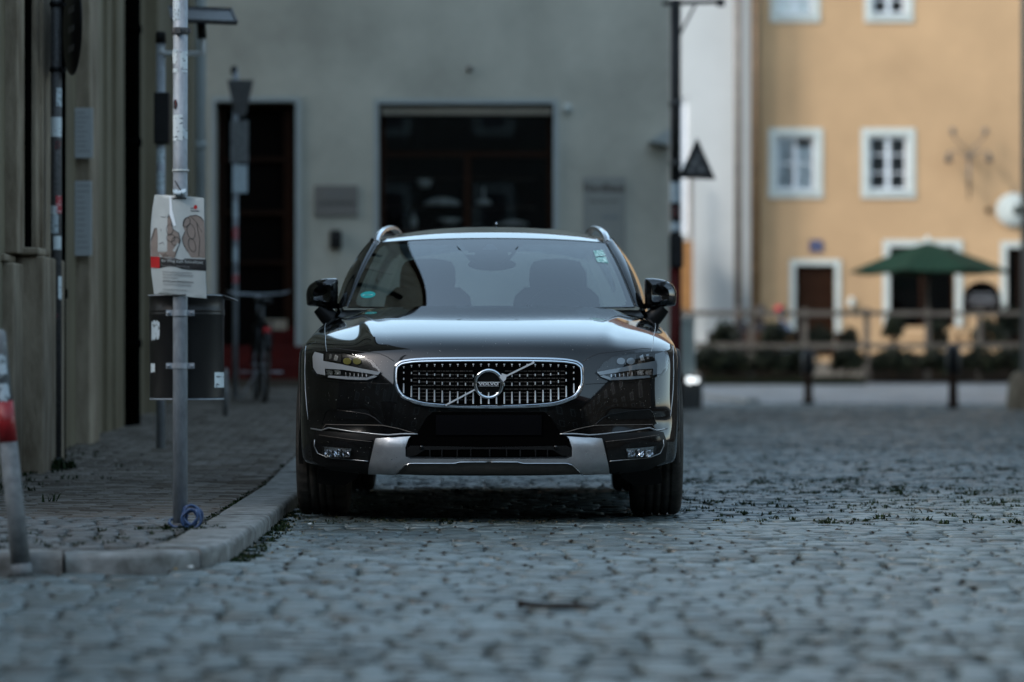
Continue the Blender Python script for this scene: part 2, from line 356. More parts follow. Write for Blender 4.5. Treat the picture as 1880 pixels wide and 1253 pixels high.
def build_stones(name, L, m, near, parent):
    a = np.array(L); V, f, cap = stones_np(a[:,0], a[:,1], a[:,2], a[:,3], a[:,4], near)
    n = V.shape[1]; vs = V.reshape(-1,3).tolist(); fs = []
    for i in range(len(L)):
        b = i*n
        for q in f: fs.append((q[0]+b, q[1]+b, q[2]+b, q[3]+b))
        fs.append(tuple(c+b for c in cap))
    me = bpy.data.meshes.new(name); me.from_pydata(vs, [], fs); me.materials.append(m)
    me.polygons.foreach_set('use_smooth', [True]*len(fs)); me.update()
    o = link(bpy.data.objects.new(name, me)); o['kind'] = 'stuff'; o.parent = parent; return o
def variants(name, m, n, near=True):
    out = []
    for i in range(n):
        V, f, cap = stones_np(np.zeros(1), np.zeros(1), np.ones(1), np.ones(1), np.zeros(1), near, .14)
        # unit stone: depth in z is real, scale in x and y only
        me = bpy.data.meshes.new(name); me.from_pydata(V[0].tolist(), [], f+[cap]); me.materials.append(m)
        me.polygons.foreach_set('use_smooth', [True]*(len(f)+1)); me.update(); out.append(me)
    return out
def single(name, me, x, y, sx, sy, z, parent):
    o = link(bpy.data.objects.new(name, me)); o.location = (x, y, z); o.scale = (sx, sy, 1); o.parent = parent; return o

L_all = []
y = 6.6; row = 0
while y < 56:
    d = random.uniform(.088, .122)
    if y > 30: d *= 1.15
    half = y*.163+2.4; x = -half + random.uniform(-.2, 0)
    ph = random.uniform(0, 6)
    while x < half+.3:
        wd = random.uniform(.095, .19)*(1 if y < 30 else 1.2)
        cx = x+wd/2; cy = y+d/2 + .035*math.sin(cx*1.3+row*.02)+random.uniform(-.008, .008)
        if not in_pave(cx+wd*.45, cy+.03, KS) and not in_pave(cx-wd*.3, cy+.05, KS) and not (cy > 37.8 and cx < 2.0):
            zz = .004*math.sin(cx*2.1+cy*1.3)+.005*math.sin(cy*3.7-cx)+random.uniform(-.005, .005)
            if abs(cx+.11) < 1.1 and 15.2 < cy < 20: zz = min(zz, 0)
            L_all.append((cx, cy, wd-random.uniform(.006,.014), d-random.uniform(.007,.016), zz-.002))
        x += wd
    y += d; row += 1
vis = [s for s in L_all if s[1] > 7.6 and abs(s[0]) < s[1]*.1602+.05]
vis.sort(key=lambda s: s[1]); first = set(vis[:300])
cv = variants('cobblestone', M['cobble'], 14)
for s in vis[:300]: single('cobblestone', random.choice(cv), s[0], s[1], s[2], s[3], s[4], road)
rest = [s for s in L_all if s not in first]
build_stones('cobblestones_near', [s for s in rest if s[1] < 27], M['cobble'], True, road)
build_stones('cobblestones_far', [s for s in rest if s[1] >= 27], M['cobble'], False, road)

# pavement body
pv = MB()
Q = [k for k in KI if k[0] > -3.55]
ys = [k[1] for k in Q]
top = [(k[0], k[1], gz(k[1])-.022) for k in Q]
lft = [(-7.5, max(k[1], 11.6) if k[1] > 12 else 11.75, gz(k[1])-.022) for k in Q]
pv.grid([lft, top]); 
pave = pv.build('pavement', M['joint']); pave['kind'] = 'structure'
# setts in the bend, bricks beyond
S = []; y = 11.80; r = 0
while y < 14.3:
    x = -3.7
    while x < -1.2:
        wd = random.uniform(.09, .13)
        cx, cy = x+wd/2, y+.05
        if in_pave(cx+wd*.5, cy-.045, KI) and in_pave(cx+wd*.5, cy+.05, KI): S.append((cx, cy, wd-.014, .088, gz(cy)+random.uniform(-.004,.003)))
        x += wd
    y += .104; r += 1
B = []; y = 14.32; r = 0
while y < 34:
    x = -3.42-(y-20)*.02*(y>20) - (r%2)*.1 
    edge = kx(y, KI)
    while x < edge:
        x1 = min(x+.2, edge-.006)
        if x1-x > .03: B.append(((x+x1)/2, y+.05, x1-x-.010, .090, gz(y)+random.uniform(-.003,.002)))
        x += .2
    y += .1; r += 1
def visible(s): return abs(s[0]) < s[1]*.1602+.08
for nm, L, mt, cap in (('paving_sett', S, M['sett'], 300), ('paving_brick', B, M['brickpave'], 300)):
    v = sorted([s for s in L if visible(s) and s[0] > -3.05], key=lambda s: s[1])[:cap]; vs = set(v)
    mv = variants(nm, mt, 10, near=(nm == 'paving_sett'))
    for s in v: single(nm, random.choice(mv), s[0], s[1], s[2], s[3], s[4], pave)
    rs = [s for s in L if s not in vs]
    if rs: build_stones(nm+'s_remaining', rs, mt, False, pave)

# kerb
kerb = empty('kerb', (0,0,0)); kerb['kind'] = 'structure'
cuts = [0]; acc = 0; i = 0
want = [1.0, .95, .62, .62, .95, 1.0, 1.1, 1.1, 1.1, 1.1] + [1.2]*30; wi = 0
for i in range(1, len(KS)):
    acc += math.dist(KS[i], KS[i-1])
    if acc >= want[wi]: cuts.append(i); acc = 0; wi += 1
if cuts[-1] != len(KS)-1: cuts.append(len(KS)-1)
for a, b in zip(cuts, cuts[1:]):
    rows = []; dz = random.uniform(-.003, .004); 
    idx = list(range(a, b+1))
    for n_, i in enumerate(idx):
        o_, q = KS[i], KI[i]; z = gz(o_[1])+dz
        # little gap at both ends
        g_ = 0
        def P_(t, zz): return (o_[0]+(q[0]-o_[0])*t, o_[1]+(q[1]-o_[1])*t, zz)
        e = .004*(n_ in (0, len(idx)-1))
        rows.append([P_(0.02+random.uniform(-.006,.006), -.06), P_(-.01, z-.022-e), P_(.02, z-.007-e), P_(.07, z-e), P_(.5, z+.001-e), P_(.96, z-e), P_(1.0, z-.01), P_(1.0, -.06)])
    if len(rows) > 1:
        def lerp(p, q, t): return tuple(p[k]+(q[k]-p[k])*t for k in range(3))
        L = math.dist(rows[0][0], rows[1][0]); L2 = math.dist(rows[-1][0], rows[-2][0])
        rows[0] = [lerp(p, q, min(.45, .006/L)) for p, q in zip(rows[0], rows[1])]
        rows[-1] = [lerp(p, q, min(.45, .006/L2)) for p, q in zip(rows[-1], rows[-2])]
    m = MB().grid(rows); nc = 8
    m.f.append(tuple(range(nc))); m.m.append(0); m.sm.append(False)
    m.f.append(tuple(reversed([len(m.v)-nc+k for k in range(nc)]))); m.m.append(0); m.sm.append(False)
    m.build('kerbstone', M['kerb'], kerb)

# weeds in the joints, moss in the gutter
def tuft(m, x, y, z, s, n=9, spread=1.0):
    for k in range(n):
        a = random.uniform(0, 6.28); r = random.uniform(0, s)*spread; h = random.uniform(.3, 1)*s; l = random.uniform(.2, .9)*s; wv = .0035+.08*s
        bx, by = x+r*math.cos(a), y+r*math.sin(a)*.6; a2 = random.uniform(0, 6.28); p = (math.cos(a2+1.57)*wv, math.sin(a2+1.57)*wv)
        m.add([(bx-p[0],by-p[1],z),(bx+p[0],by+p[1],z),(bx+l*.5*math.cos(a2)+p[0]*.7,by+l*.5*math.sin(a2)+p[1]*.7,z+h*.7),(bx+l*math.cos(a2),by+l*math.sin(a2),z+h)], [(0,1,2),(0,2,3)])
g = MB(); rs = random.Random(3)
cand = [q for q in L_all if 15.0 < q[1] < 33 and q[0] > -.9]
for q in cand:
    if q[0] < .95 and rs.random() > .06: continue
    pr = .62*math.exp(-((q[1]-18.2)/4.2)**2)+.05
    pr *= .55+.45*math.sin(q[0]*2.3+q[1]*.9+1)**2
    if rs.random() > pr: continue
    for _ in range(rs.choice((1,1,2,3))):
        tuft(g, q[0]+(rs.random()-.5)*q[2], q[1]+q[3]*.56, -.008, rs.uniform(.010, .030), rs.randint(6, 12), rs.uniform(1, 2.2))
dg_ = MB()
for q in L_all:
    if q[1] > 24 or rs.random() > (.35 if q[1] < 15 else .18): continue
    x, y_ = q[0]+q[2]*.52*rs.choice((-1,1)), q[1]+q[3]*.52; s0 = rs.uniform(.006, .017); n_ = 6; z_ = q[4]-.001
    vs = [(x+s0*rs.uniform(.6,1.5)*math.cos(6.28*k/n_), y_+s0*rs.uniform(.5,1.1)*math.sin(6.28*k/n_), z_-.004) for k in range(n_)]+[(x, y_, z_+rs.uniform(.001,.004))]
    dg_.add(vs, [(k, (k+1)%n_, n_) for k in range(n_)], 0, True)
dg_.build('joint_dirt', M['dirt'])['kind'] = 'stuff'
for _ in range(260):
    yy = rs.uniform(12.2, 17.9); xx = kx(yy, KS)+rs.uniform(.0, .09)
    tuft(g, xx, yy, -.008, rs.uniform(.008, .026), 7)
for _ in range(60):
    xx = rs.uniform(-1.0, .2); yy = rs.uniform(15.15, 15.7); tuft(g, xx, yy, -.006, rs.uniform(.008, .02), 7, 2)
g.build('weeds_in_joints', M['grass'])['kind'] = 'stuff'
g = MB()
for _ in range(200):
    yy = rs.uniform(14.5, 22); t = (yy-14.5)/8
    xx = -2.95+abs(rs.gauss(0, .22)) - (.1 if yy > 20 else 0); tuft(g, xx, yy, gz(yy)-.004, rs.uniform(.012, .05)*(1.3-t), 6)
for _ in range(60): tuft(g, -2.81+rs.gauss(0,.07), 19.6+rs.gauss(0,.06), gz(19.6), rs.uniform(.03,.08), 7)
for _ in range(45): tuft(g, -1.37+rs.gauss(0,.10), 13.35+rs.gauss(0,.1), gz(13)-.004, rs.uniform(.012,.03), 8)
for _ in range(90): yy = rs.uniform(12.2, 20); tuft(g, kx(yy, KI)+rs.uniform(-.02,.01), yy, gz(yy)-.004, rs.uniform(.006,.016), 6)
for _ in range(40): tuft(g, rs.uniform(-2.2,-1.3), rs.uniform(11.95, 13), gz(12)-.004, rs.uniform(.01,.02), 6, 2)
g.build('weeds_on_pavement', M['grass'])['kind'] = 'stuff'
g = MB()
for _ in range(500):
    yy = rs.uniform(12.4, 17.5); xx = kx(yy, KS)+abs(rs.gauss(0,.16))+.01
    if rs.random() < .45: xx = rs.uniform(-1.0, 1.2); yy = 15.2+rs.gauss(0,.12)
    s = rs.uniform(.003, .011); a = rs.uniform(0, 6.28); c, q = math.cos(a)*s, math.sin(a)*s
    g.add([(xx-c,yy-q,.004),(xx+q*.5,yy-c*.5,.006),(xx+c,yy+q,.008),(xx-q*.5,yy+c*.5,.005)], [(0,1,2,3)])
g.build('leaf_litter', M['dryleaf'])['kind'] = 'stuff'
def flat_bit(name, u, v, wd, m, lab, cat, z=.01):
    Yd = (CH-z)*F/(v-HV); p = px(u, v, Yd); a = rs.uniform(-.4, .4)
    g = MB(); n = 7
    vs = [(wd*math.cos(6.28*k/n)*rs.uniform(.7,1), wd*.6*math.sin(6.28*k/n)*rs.uniform(.7,1), .004*math.sin(k*2)) for k in range(n)]
    vs2 = [(x, y_, z_+.002) for x, y_, z_ in vs]
    g.add(vs+vs2, [tuple(range(n))[::-1], tuple(range(n, 2*n))]+[(k, (k+1)%n, n+(k+1)%n, n+k) for k in range(n)])
    o = g.build(name, m); o.location = (p.x, p.y, z); o.rotation_euler = (.2, .1, a); tag(o, lab, cat)
flat_bit('paper_scrap', 349, 1041, .016, M['paper'], 'tiny white paper scrap in the gutter below the kerb bend', 'litter')
flat_bit('fallen_leaf', 322, 1045, .012, M['dryleaf'], 'small dry leaf lying just left of the paper scrap', 'leaf')
flat_bit('paper_scrap', 568, 962, .013, M['paper'], 'tiny pale scrap on the cobbles by the left front tyre', 'litter')
# twig on the road
p0 = px(950, 1111, (CH-.012)*F/(1111-HV)); p1 = px(1098, 1116, (CH-.012)*F/(1116-HV))
g = MB().tube([p0+Vector((0,0,.004)), p0.lerp(p1,.12)+Vector((0,.01,.002)), p0.lerp(p1,.4)+Vector((0,-.006,0)), p0.lerp(p1,.75)+Vector((0,.006,.003)), p1], [.014,.009,.009,.009,.005], 8)
g.tube([p0.lerp(p1,.12), p0.lerp(p1,.02)+Vector((-.01,.05,.01))], [.005,.002], 6)
tag(g.build('twig', M['twig']), 'short brown twig lying on the cobbles in front of the car', 'twig')
# ================================================================ BUILDINGS
def facade(mb, x0, x1, z0, z1, Y, holes, depth, mi=0):
    xs = sorted({x0, x1, *[h[0] for h in holes], *[h[1] for h in holes]}); zs = sorted({z0, z1, *[h[2] for h in holes], *[h[3] for h in holes]})
    for a, b in zip(xs, xs[1:]):
        for c, d in zip(zs, zs[1:]):
            cx, cz = (a+b)/2, (c+d)/2
            if any(h[0] < cx < h[1] and h[2] < cz < h[3] for h in holes): continue
            mb.add([(a,Y,c),(b,Y,c),(b,Y,d),(a,Y,d)], [(0,1,2,3)], mi)
    for h in holes:
        a, b, c, d = h; Y2 = Y+depth
        mb.add([(a,Y,c),(b,Y,c),(b,Y,d),(a,Y,d),(a,Y2,c),(b,Y2,c),(b,Y2,d),(a,Y2,d)], [(0,1,5,4),(1,2,6,5),(2,3,7,6),(3,0,4,7)], mi)
def shell(mb, x0, x1, z0, z1, Y, Y1, mi=0):      # the other sides of the house
    mb.add([(x0,Y,z0),(x1,Y,z0),(x1,Y,z1),(x0,Y,z1),(x0,Y1,z0),(x1,Y1,z0),(x1,Y1,z1),(x0,Y1,z1)], [(1,5,6,2),(5,4,7,6),(4,0,3,7)], mi)
def gable(x0, x1, y0, y1, z, h, m, parent, over=.35, along='x'):
    g = MB()
    x0 -= over; x1 += over; y0 -= over; y1 += over
    if along == 'x': v = [(x0,y0,z),(x1,y0,z),(x1,y1,z),(x0,y1,z),(x0,(y0+y1)/2,z+h),(x1,(y0+y1)/2,z+h)]; f = [(0,1,5,4),(2,3,4,5),(0,4,3),(1,2,5),(0,3,2,1)]
    else: v = [(x0,y0,z),(x1,y0,z),(x1,y1,z),(x0,y1,z),((x0+x1)/2,y0,z+h),((x0+x1)/2,y1,z+h)]; f = [(0,3,5,4),(1,4,5,2),(0,4,1),(2,5,3),(0,1,2,3)]
    return g.add(v, f).build('roof', m, parent)
def prect(u0, v0, u1, v1, Y): a = px(u0, v1, Y); b = px(u1, v0, Y); return a.x, b.x, a.z, b.z
def pbox(mb, u0, v0, u1, v1, Y, depth, mi=0, front=0.0):
    x0, x1, z0, z1 = prect(u0, v0, u1, v1, Y); mb.box(x0, x1, Y-front, Y-front+depth, z0, z1, mi); return mb
def text_obj(s, name, loc, size, m, parent, width=None, ext=.001, rot=(R(90),0,0), bold=0.0):
    cu = bpy.data.curves.new(name, 'FONT'); cu.body = s; cu.size = size; cu.align_x = 'CENTER'; cu.align_y = 'CENTER'; cu.extrude = ext; cu.offset = bold; cu.resolution_u = 3
    t = bpy.data.objects.new('tmp', cu); link(t); dg = bpy.context.evaluated_depsgraph_get(); me = bpy.data.meshes.new_from_object(t.evaluated_get(dg)); bpy.data.objects.remove(t)
    me.name = name; me.materials.clear(); me.materials.append(m); o = link(bpy.data.objects.new(name, me)); o.location = loc; o.rotation_euler = rot
    if width:
        xs = [v.co.x for v in me.vertices]; o.scale = (width/(max(xs)-min(xs)), 1, 1)
    o.parent = parent; return o

# ---- grey-green house behind the car
Yg = 38.0
gh = empty('corner_house', (-.85, Yg, 0), 'grey-green plastered corner house with a wide shop window behind the car', 'house')
def G(o): o.matrix_parent_inverse = Matrix.Translation((.85, -Yg, 0)); return o
door_h = prect(396, 187, 543, 636, Yg); win_h = prect(695, 191, 1016, 434, Yg)
m = MB(); facade(m, -9.0, 1.875, -.1, 6.9, Yg, [door_h, win_h], .32); shell(m, -9, 1.875, -.1, 6.9, Yg, 52); G(m.build('wall', M['greywall'], gh))
G(gable(-9, 1.875, Yg, 52, 6.9, 2.2, M['roof'], gh))
def surround(u0, v0, u1, v1, wpx, Y, m_, parent, sill=True, proud=.03):
    g = MB(); x0, x1, z0, z1 = prect(u0, v0, u1, v1, Y); d = wpx*Y/F
    g.box(x0-d, x0, Y-proud, Y+.02, z0, z1+d); g.box(x1, x1+d, Y-proud, Y+.02, z0, z1+d); g.box(x0, x1, Y-proud, Y+.02, z1, z1+d)
    if sill: g.box(x0-d, x1+d, Y-proud-.01, Y+.02, z0-d, z0)
    return g.build('surround', m_, parent)
G(surround(396, 187, 543, 636, 9, Yg, M['greytrim'], gh, False)); G(surround(695, 191, 1016, 434, 9, Yg, M['greytrim'], gh))
# shop window
wf = MB(); a, b, c, d = win_h; Y2 = Yg+.22; t = .07
wf.box(a, a+t, Y2, Y2+.08, c, d); wf.box(b-t, b, Y2, Y2+.08, c, d); wf.box(a+t, b-t, Y2, Y2+.08, c, c+t); wf.box(a+t, b-t, Y2, Y2+.08, d-t, d)
zt = px(0, 281, Yg).z; xm = px(858, 0, Yg).x; x9 = px(985, 0, Yg).x
wf.box(a+t, b-t, Y2, Y2+.08, zt-.03, zt+.03); wf.box(xm-.04, xm+.04, Y2+.002, Y2+.078, c+t, zt-.03)
wfo = G(wf.build('window', M['brownwood'], gh))
for (q0, q1, r0, r1) in ((a+t, xm-.04, c+t, zt-.03), (xm+.04, b-t, c+t, zt-.03), (a+t, b-t, zt+.03, d-t)):
    MB().box(q0, q1, Y2+.03, Y2+.036, r0, r1).build('pane', M['pglass'], wfo)
bl = MB(); x0, x1, z0, z1 = prect(700, 196, 1012, 210, Yg); bl.box(x0, x1, Yg+.06, Yg+.18, z0, z1); bo = bl.build('blind_box', M['beige'], wfo)
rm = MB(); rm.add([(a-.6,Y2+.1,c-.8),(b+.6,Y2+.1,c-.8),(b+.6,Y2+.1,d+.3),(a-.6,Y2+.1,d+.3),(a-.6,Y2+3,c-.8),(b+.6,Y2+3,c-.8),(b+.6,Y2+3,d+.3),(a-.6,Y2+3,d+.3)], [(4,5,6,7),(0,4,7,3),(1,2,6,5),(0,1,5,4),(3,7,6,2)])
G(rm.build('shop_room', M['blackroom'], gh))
sh = MB()
for v_ in (325, 378, 420): pbox(sh, 705, v_, 985, v_+4, Yg+.36, .30)
G(sh.build('shelf', M['brownwood'], gh))
# goods on the shelves
def good(u, v, wd, hh, kind, lab, mtl='goods'):
    p = px(u, v, Yg+.48); g = MB(); s = (Yg+.48)/F
    wd *= s; hh *= s
    if kind == 'bowl': g.lathe([(0,0),(.25*wd,0),(.42*wd,.5*hh),(.5*wd,hh),(.46*wd,hh),(.36*wd,.5*hh),(0,.12*hh)], n=20)
    elif kind == 'bottle': g.lathe([(0,0),(.5*wd,0),(.5*wd,.5*hh),(.15*wd,.7*hh),(.15*wd,hh),(0,hh)], n=16)
    elif kind == 'model': g.lathe([(0,0),(.5*wd,.1*hh),(.42*wd,.28*hh),(.08*wd,.36*hh),(.05*wd,hh),(0,hh)], n=16)
    else: g.lathe([(0,0),(.5*wd,0),(.5*wd,.25*hh),(.47*wd,.45*hh),(.3*wd,.8*hh),(.1*wd,hh),(0,hh)], n=20)
    o = g.build(kind if kind in ('bowl','bottle') else 'ornament', M[mtl]); o.location = (p.x, p.y, p.z); tag(o, lab, kind if kind in ('bowl','bottle') else 'ornament', 'goods in the shop window')
good(780, 345, 36, 18, 'bowl', 'small pale bowl high on the left side of the shop window')
good(812, 378, 68, 15, 'dome', 'wide pale domed ornament left of the window mullion')
good(826, 414, 46, 12, 'bowl', 'pale bowl low on the left of the shop window mullion')
good(888, 378, 30, 34, 'model', 'pale ornament with a thin upright spike right of the mullion')
good(940, 414, 60, 9, 'dome', 'low wide pale ornament right of the shop window mullion')
good(760, 420, 12, 34, 'bottle', 'pale slim bottle near the left end of the lower shelf')
# door frame with a black sheet for the dark interior behind it
dr = MB(); a, b, c, d = door_h; Y2 = Yg+.25
dr.box(a, a+.07, Y2, Y2+.08, c, d); dr.box(b-.16, b, Y2, Y2+.08, c, d); dr.box(a+.07, b-.16, Y2, Y2+.08, d-.07, d)
for v0, v1 in ((286, 294), (385, 393), (478, 484)):
    z0, z1 = px(0, v1, Yg).z, px(0, v0, Yg).z; dr.box(a+.07, b-.16, Y2, Y2+.07, z0, z1)
do = G(dr.build('door', M['brownwood'], gh))
pn = MB(); pn.box(a+.07, b-.16, Y2+.10, Y2+.14, c, d-.07); pn.build('door_panel', M['blackroom'], do)  # near-black sheet gives the unlit interior its darkness
pn = MB(); pbox(pn, 475, 600, 543, 636, Yg+.24, .1); pn.build('kick_board', M['redwood'], do)
pn = MB(); pbox(pn, 483, 587, 527, 606, Yg+.23, .008); pn.build('name_plate', M['beige'], do)
st = MB(); x0, x1, z0, z1 = prect(392, 636, 561, 668, Yg); st.box(x0, x1, Yg-.28, Yg+.26, -.05, z1); st.box(x0-.1, x1+.05, Yg-.5, Yg-.28, -.05, z0+.03)
G(st.build('doorstep', M['redwood'], gh, bevel=.01))
# wedge added for the triangle of shading at the corner
g = MB(); q = [px(1190,262,Yg), px(1228,238,Yg), px(1228,268,Yg)]
g.add([(p.x,Yg-.02,p.z) for p in q]+[(p.x,Yg-.22,p.z) for p in q], [(0,1,2),(3,5,4),(0,3,4,1),(1,4,5,2),(2,5,3,0)]); G(g.build('shading_wedge', M['greytrim'], gh))
# signs on the wall: things of their own
def plate(name, rect, Y, m_, lab, cat, th=.02):
    x0, x1, z0, z1 = prect(*rect, Y); root = empty(name, ((x0+x1)/2, Y, (z0+z1)/2), lab, cat)
    MB().box(-(x1-x0)/2, (x1-x0)/2, -th, 0, -(z1-z0)/2, (z1-z0)/2).build('board', m_, root, bevel=.003); return root
r = plate('wall_plaque', (577, 341, 657, 398), Yg-.005, mat('plaque_metal', (.17,.16,.145), .5, .3), 'rectangular beige name plaque on the grey wall left of the shop window', 'plaque')
text_obj('KANZLEI', 'lettering', (0,-.022,.08), .07, M['greyink'], r); text_obj('LANGMANN', 'lettering', (0,-.022,-.03), .08, M['ink'], r, .42)
r = plate('shop_sign', (1070, 326, 1148, 476), Yg-.005, mat('sign_face', (.225,.235,.215), .6), 'tall pale sign with dark lettering on the grey wall right of the window', 'sign')
h = (476-326)*Yg/F/2
text_obj('Nordhaus', 'lettering', (0,-.022,h-.13), .135, mat('sign_brown', (.055,.04,.03), .6), r, .48, bold=.004)
text_obj('Restaurant', 'lettering', (0,-.022,h-.28), .07, mat('sign_brown_small', (.08,.065,.055), .6), r, .34)
text_obj('Garten', 'lettering', (.08,-.022,h-.47), .06, mat('sign_blue', (.08,.12,.17), .6), r, .2)
MB().box(-.20,.05,-.023,-.02,-h+.30,-h+.33).build('rule', M['greytrim'], r)
x0, x1, z0, z1 = prect(606, 422, 628, 458, Yg)
r = empty('letter_box', ((x0+x1)/2, Yg, (z0+z1)/2), 'small black box fixed to the grey wall under the beige plaque', 'letter box')
MB().box(-.07,.07,-.09,0,-.11,.11).build('housing', M['blackmetal'], r, bevel=.02); MB().box(-.05,.05,-.097,-.088,.03,.045).build('flap', M['darkmetal'], r)
p = px(862, 127, Yg); r = MB().lathe([(0,-.05),(.03,-.05),(.035,-.02),(.035,0)], n=14, axis='Y').build('wall_anchor', M['pipegrey']); r.location = (p.x, Yg, p.z); tag(r, 'small round grey anchor plate high on the grey wall above the shop window', 'wall anchor')
p = px(1041, 200, Yg); r = MB().lathe([(0,-.05),(.05,-.045),(.06,-.02),(.06,0)], n=14, axis='Y').build('wall_lamp', M['whitetrim']); r.location = (p.x, Yg, p.z); tag(r, 'small pale round lamp at the top right corner of the shop window', 'lamp')

# ---- left house along the pavement
lh = empty('side_house', (-6, 25, 0), 'weathered stone house along the pavement at the left edge', 'house')
def Lk(o): o.matrix_parent_inverse = Matrix.Translation((6, -25, 0)); return o
def wx(y): return -3.02-.02*(y-20)
m = MB()
m.add([(wx(14.2),14.2,-.1),(wx(34),34,-.1),(wx(34),34,12.4),(wx(14.2),14.2,12.4),(-12,14.2,-.1),(-12,34,-.1),(-12,34,12.4),(-12,14.2,12.4)], [(0,1,2,3),(0,3,7,4),(1,5,6,2),(4,7,6,5)])
Lk(m.build('wall', M['stonegreen'], lh)); Lk(gable(-12, -3.1, 14.2, 34, 12.4, 3, M['roof'], lh, .2, 'y'))
def pil(name, u0, u1, Y, z0, z1, m_, depth=.5, bev=.012):
    x0 = px(u0,0,Y).x; x1 = px(u1,0,Y).x; xw = wx(Y)-.05
    return Lk(MB().box(min(x0, xw), x1, Y, Y+depth, z0, z1).build(name, m_, lh, bevel=bev))
zl = px(0, 450, 19).z
for k, (u0, u1, zz0, zz1) in enumerate(((-60, 26, -.1, zl-.11), (28, 80, -.1, zl-.06))):
    pil('plinth_block', u0, u1, 18.8+.35*k, zz0, zz1, M['stone'], .9)
pil('plinth_cap', -60, 10, 18.72, zl-.105, zl-.06, M['stone'], .4); pil('plinth_cap', 33, 71, 19.1, zl-.055, zl-.01, M['stone'], .5)
pil('pilaster', -40, 33, 18.9, zl-.055, 9, M['stone'], .35)
pil('dark_slot_strip', 34, 49, 19.15, zl-.005, 9, M['matte'], .2, 0)  # black strip added for the dark window slot between the jambs
pil('pilaster', 50, 68, 19.5, zl-.005, 9, M['stone'], .3); pil('pilaster', 69, 79, 19.62, -.05, 9, M['stone'], .35)
pil('pilaster', 120, 166, 22.5, -.05, 9, M['stone'], .5)
pil('pilaster', 170, 198, 24.3, .05, 9, M['stonegreen'], .6); pil('pilaster', 200, 214, 24.6, .05, 9, M['stonegreen'], .5)
pil('pilaster', 262, 290, 27.6, .1, 9, M['stonegreen'], .6); pil('pilaster', 300, 350, 30.5, .1, 9, M['stonegreen'], .5)
# ashlar joints: single stone blocks on the far-left plinth
for k in range(3):
    Y = 20.4; x1 = px(78, 0, Y).x
# black downpipes
def vpipe(name, u0, u1, Y, z0, z1, m_, lab, group=None, collar=(), parent=None):
    x0, x1 = px(u0,0,Y).x, px(u1,0,Y).x; r_ = (x1-x0)/2; root = empty(name, ((x0+x1)/2, Y, z0), lab, 'downpipe', group)
    MB().tube([(0,0,0),(0,0,z1-z0)], r_, 16).build('pipe', m_, root)
    for z in collar: MB().tube([(0,0,z-z0-.03),(0,0,z-z0+.03)], r_+.012, 16).build('clamp', m_, root)
    return root
vpipe('downpipe', 78, 121, 20.6, gz(20.6), 9, M['matte'], 'black downpipe directly behind the black sign pole', 'downpipes on the houses', (1.2, 3.2))
vpipe('downpipe', 220, 258, 25.4, gz(25.4)-.01, 9, M['matte'], 'thick black downpipe beside the pavement left of the solar lamp post', 'downpipes on the houses', (.9, 2.5, 3.4))
vpipe('downpipe', 357, 378, 33.2, gz(33.2), 9, M['greytrim'], 'pale grey downpipe where the stone house meets the dark doorway', 'downpipes on the houses', (1.5, 3.0))
# notices on the pilaster
def notice(u0, v0, u1, v1, Y, lab, lines):
    r = plate('notice_frame', (u0, v0, u1, v1), Y, mat('notice_grey', (.36,.39,.40), .5), lab, 'notice'); w_ = (u1-u0)*Y/F; h_ = (v1-v0)*Y/F
    g = MB(); rr = random.Random(u0+v0)
    for k in range(lines):
        z = h_/2-.03-k*(h_-.05)/lines; g.box(-w_/2+.015, -w_/2+.015+(w_-.03)*rr.uniform(.5,1), -.022, -.0205, z-.006, z)
    g.build('printed_lines', M['greyink'], r); return r
notice(138, 199, 171, 291, 22.44, 'upper framed grey notice on the stone pilaster behind the black pole', 9)
notice(138, 333, 169, 470, 22.44, 'lower taller framed grey notice on the stone pilaster behind the black pole', 12)

# ---- pale building with downpipes, orange building
Yo = 74.0
ph = empty('pale_house', (4, 72.6, 0), 'pale grey plastered house between the grey corner house and the orange one', 'house')
m = MB(); x0, x1 = px(1150,0,72.6).x, px(1378,0,72.6).x; wh = prect(1247, 180, 1262, 430, 72.6)
facade(m, -2, x1, -.1, 15, 72.6, [wh], .15); shell(m, -2, x1, -.1, 15, 72.6, 84)
o = m.build('wall', M['palewall'], ph); o.matrix_parent_inverse = Matrix.Translation((-4,-72.6,0))
o = MB().box(wh[0], wh[1], 72.7, 72.74, wh[2], wh[3]).build('window', M['curtainw'], ph); o.matrix_parent_inverse = Matrix.Translation((-4,-72.6,0))
o = gable(-2, x1, 72.6, 84, 15, 4, M['roof'], ph, .1); o.matrix_parent_inverse = Matrix.Translation((-4,-72.6,0))
g = MB(); pbox(g, 1247, 442, 1272, 572, 71.5, .6); g.build('shutter_board', M['copper']); o = bpy.data.objects['shutter_board']; tag(o, 'tall orange-brown timber board left of the pale wall behind the pole', 'board')
vpipe('downpipe', 1264, 1272, 72.2, .5, 5.0, M['pipegrey'], 'thin dark pipe beside the orange-brown board', 'downpipes on the houses')
vpipe('downpipe', 1348, 1362, 72.3, .8, 12, M['pipegrey'], 'grey-brown downpipe on the right part of the pale house', 'downpipes on the houses', (px(0,488,72.3).z,))
vpipe('downpipe', 1381, 1395, 72.3, .8, 12, M['pipe'], 'brown downpipe at the left edge of the orange house', 'downpipes on the houses', (px(0,437,72.3).z, px(0,492,72.3).z))
oh = empty('orange_house', (10, Yo-1, 0), 'orange plastered house with white framed windows behind the terrace', 'house')
Yf = 73.0; T = Matrix.Translation((-10, -(Yo-1), 0))
def O(o): o.matrix_parent_inverse = T; return o
wins = [(1424, 249, 1497, 351), (1594, 249, 1667, 351), (1427, -62, 1492, 28), (1600, -62, 1663, 28)]
door = (1460, 487, 1533, 655); cafe = (1633, 453, 1754, 600); rdoor = (1848, 455, 1900, 650)
holes = [prect(*q, Yf) for q in wins+[door, cafe, rdoor]]
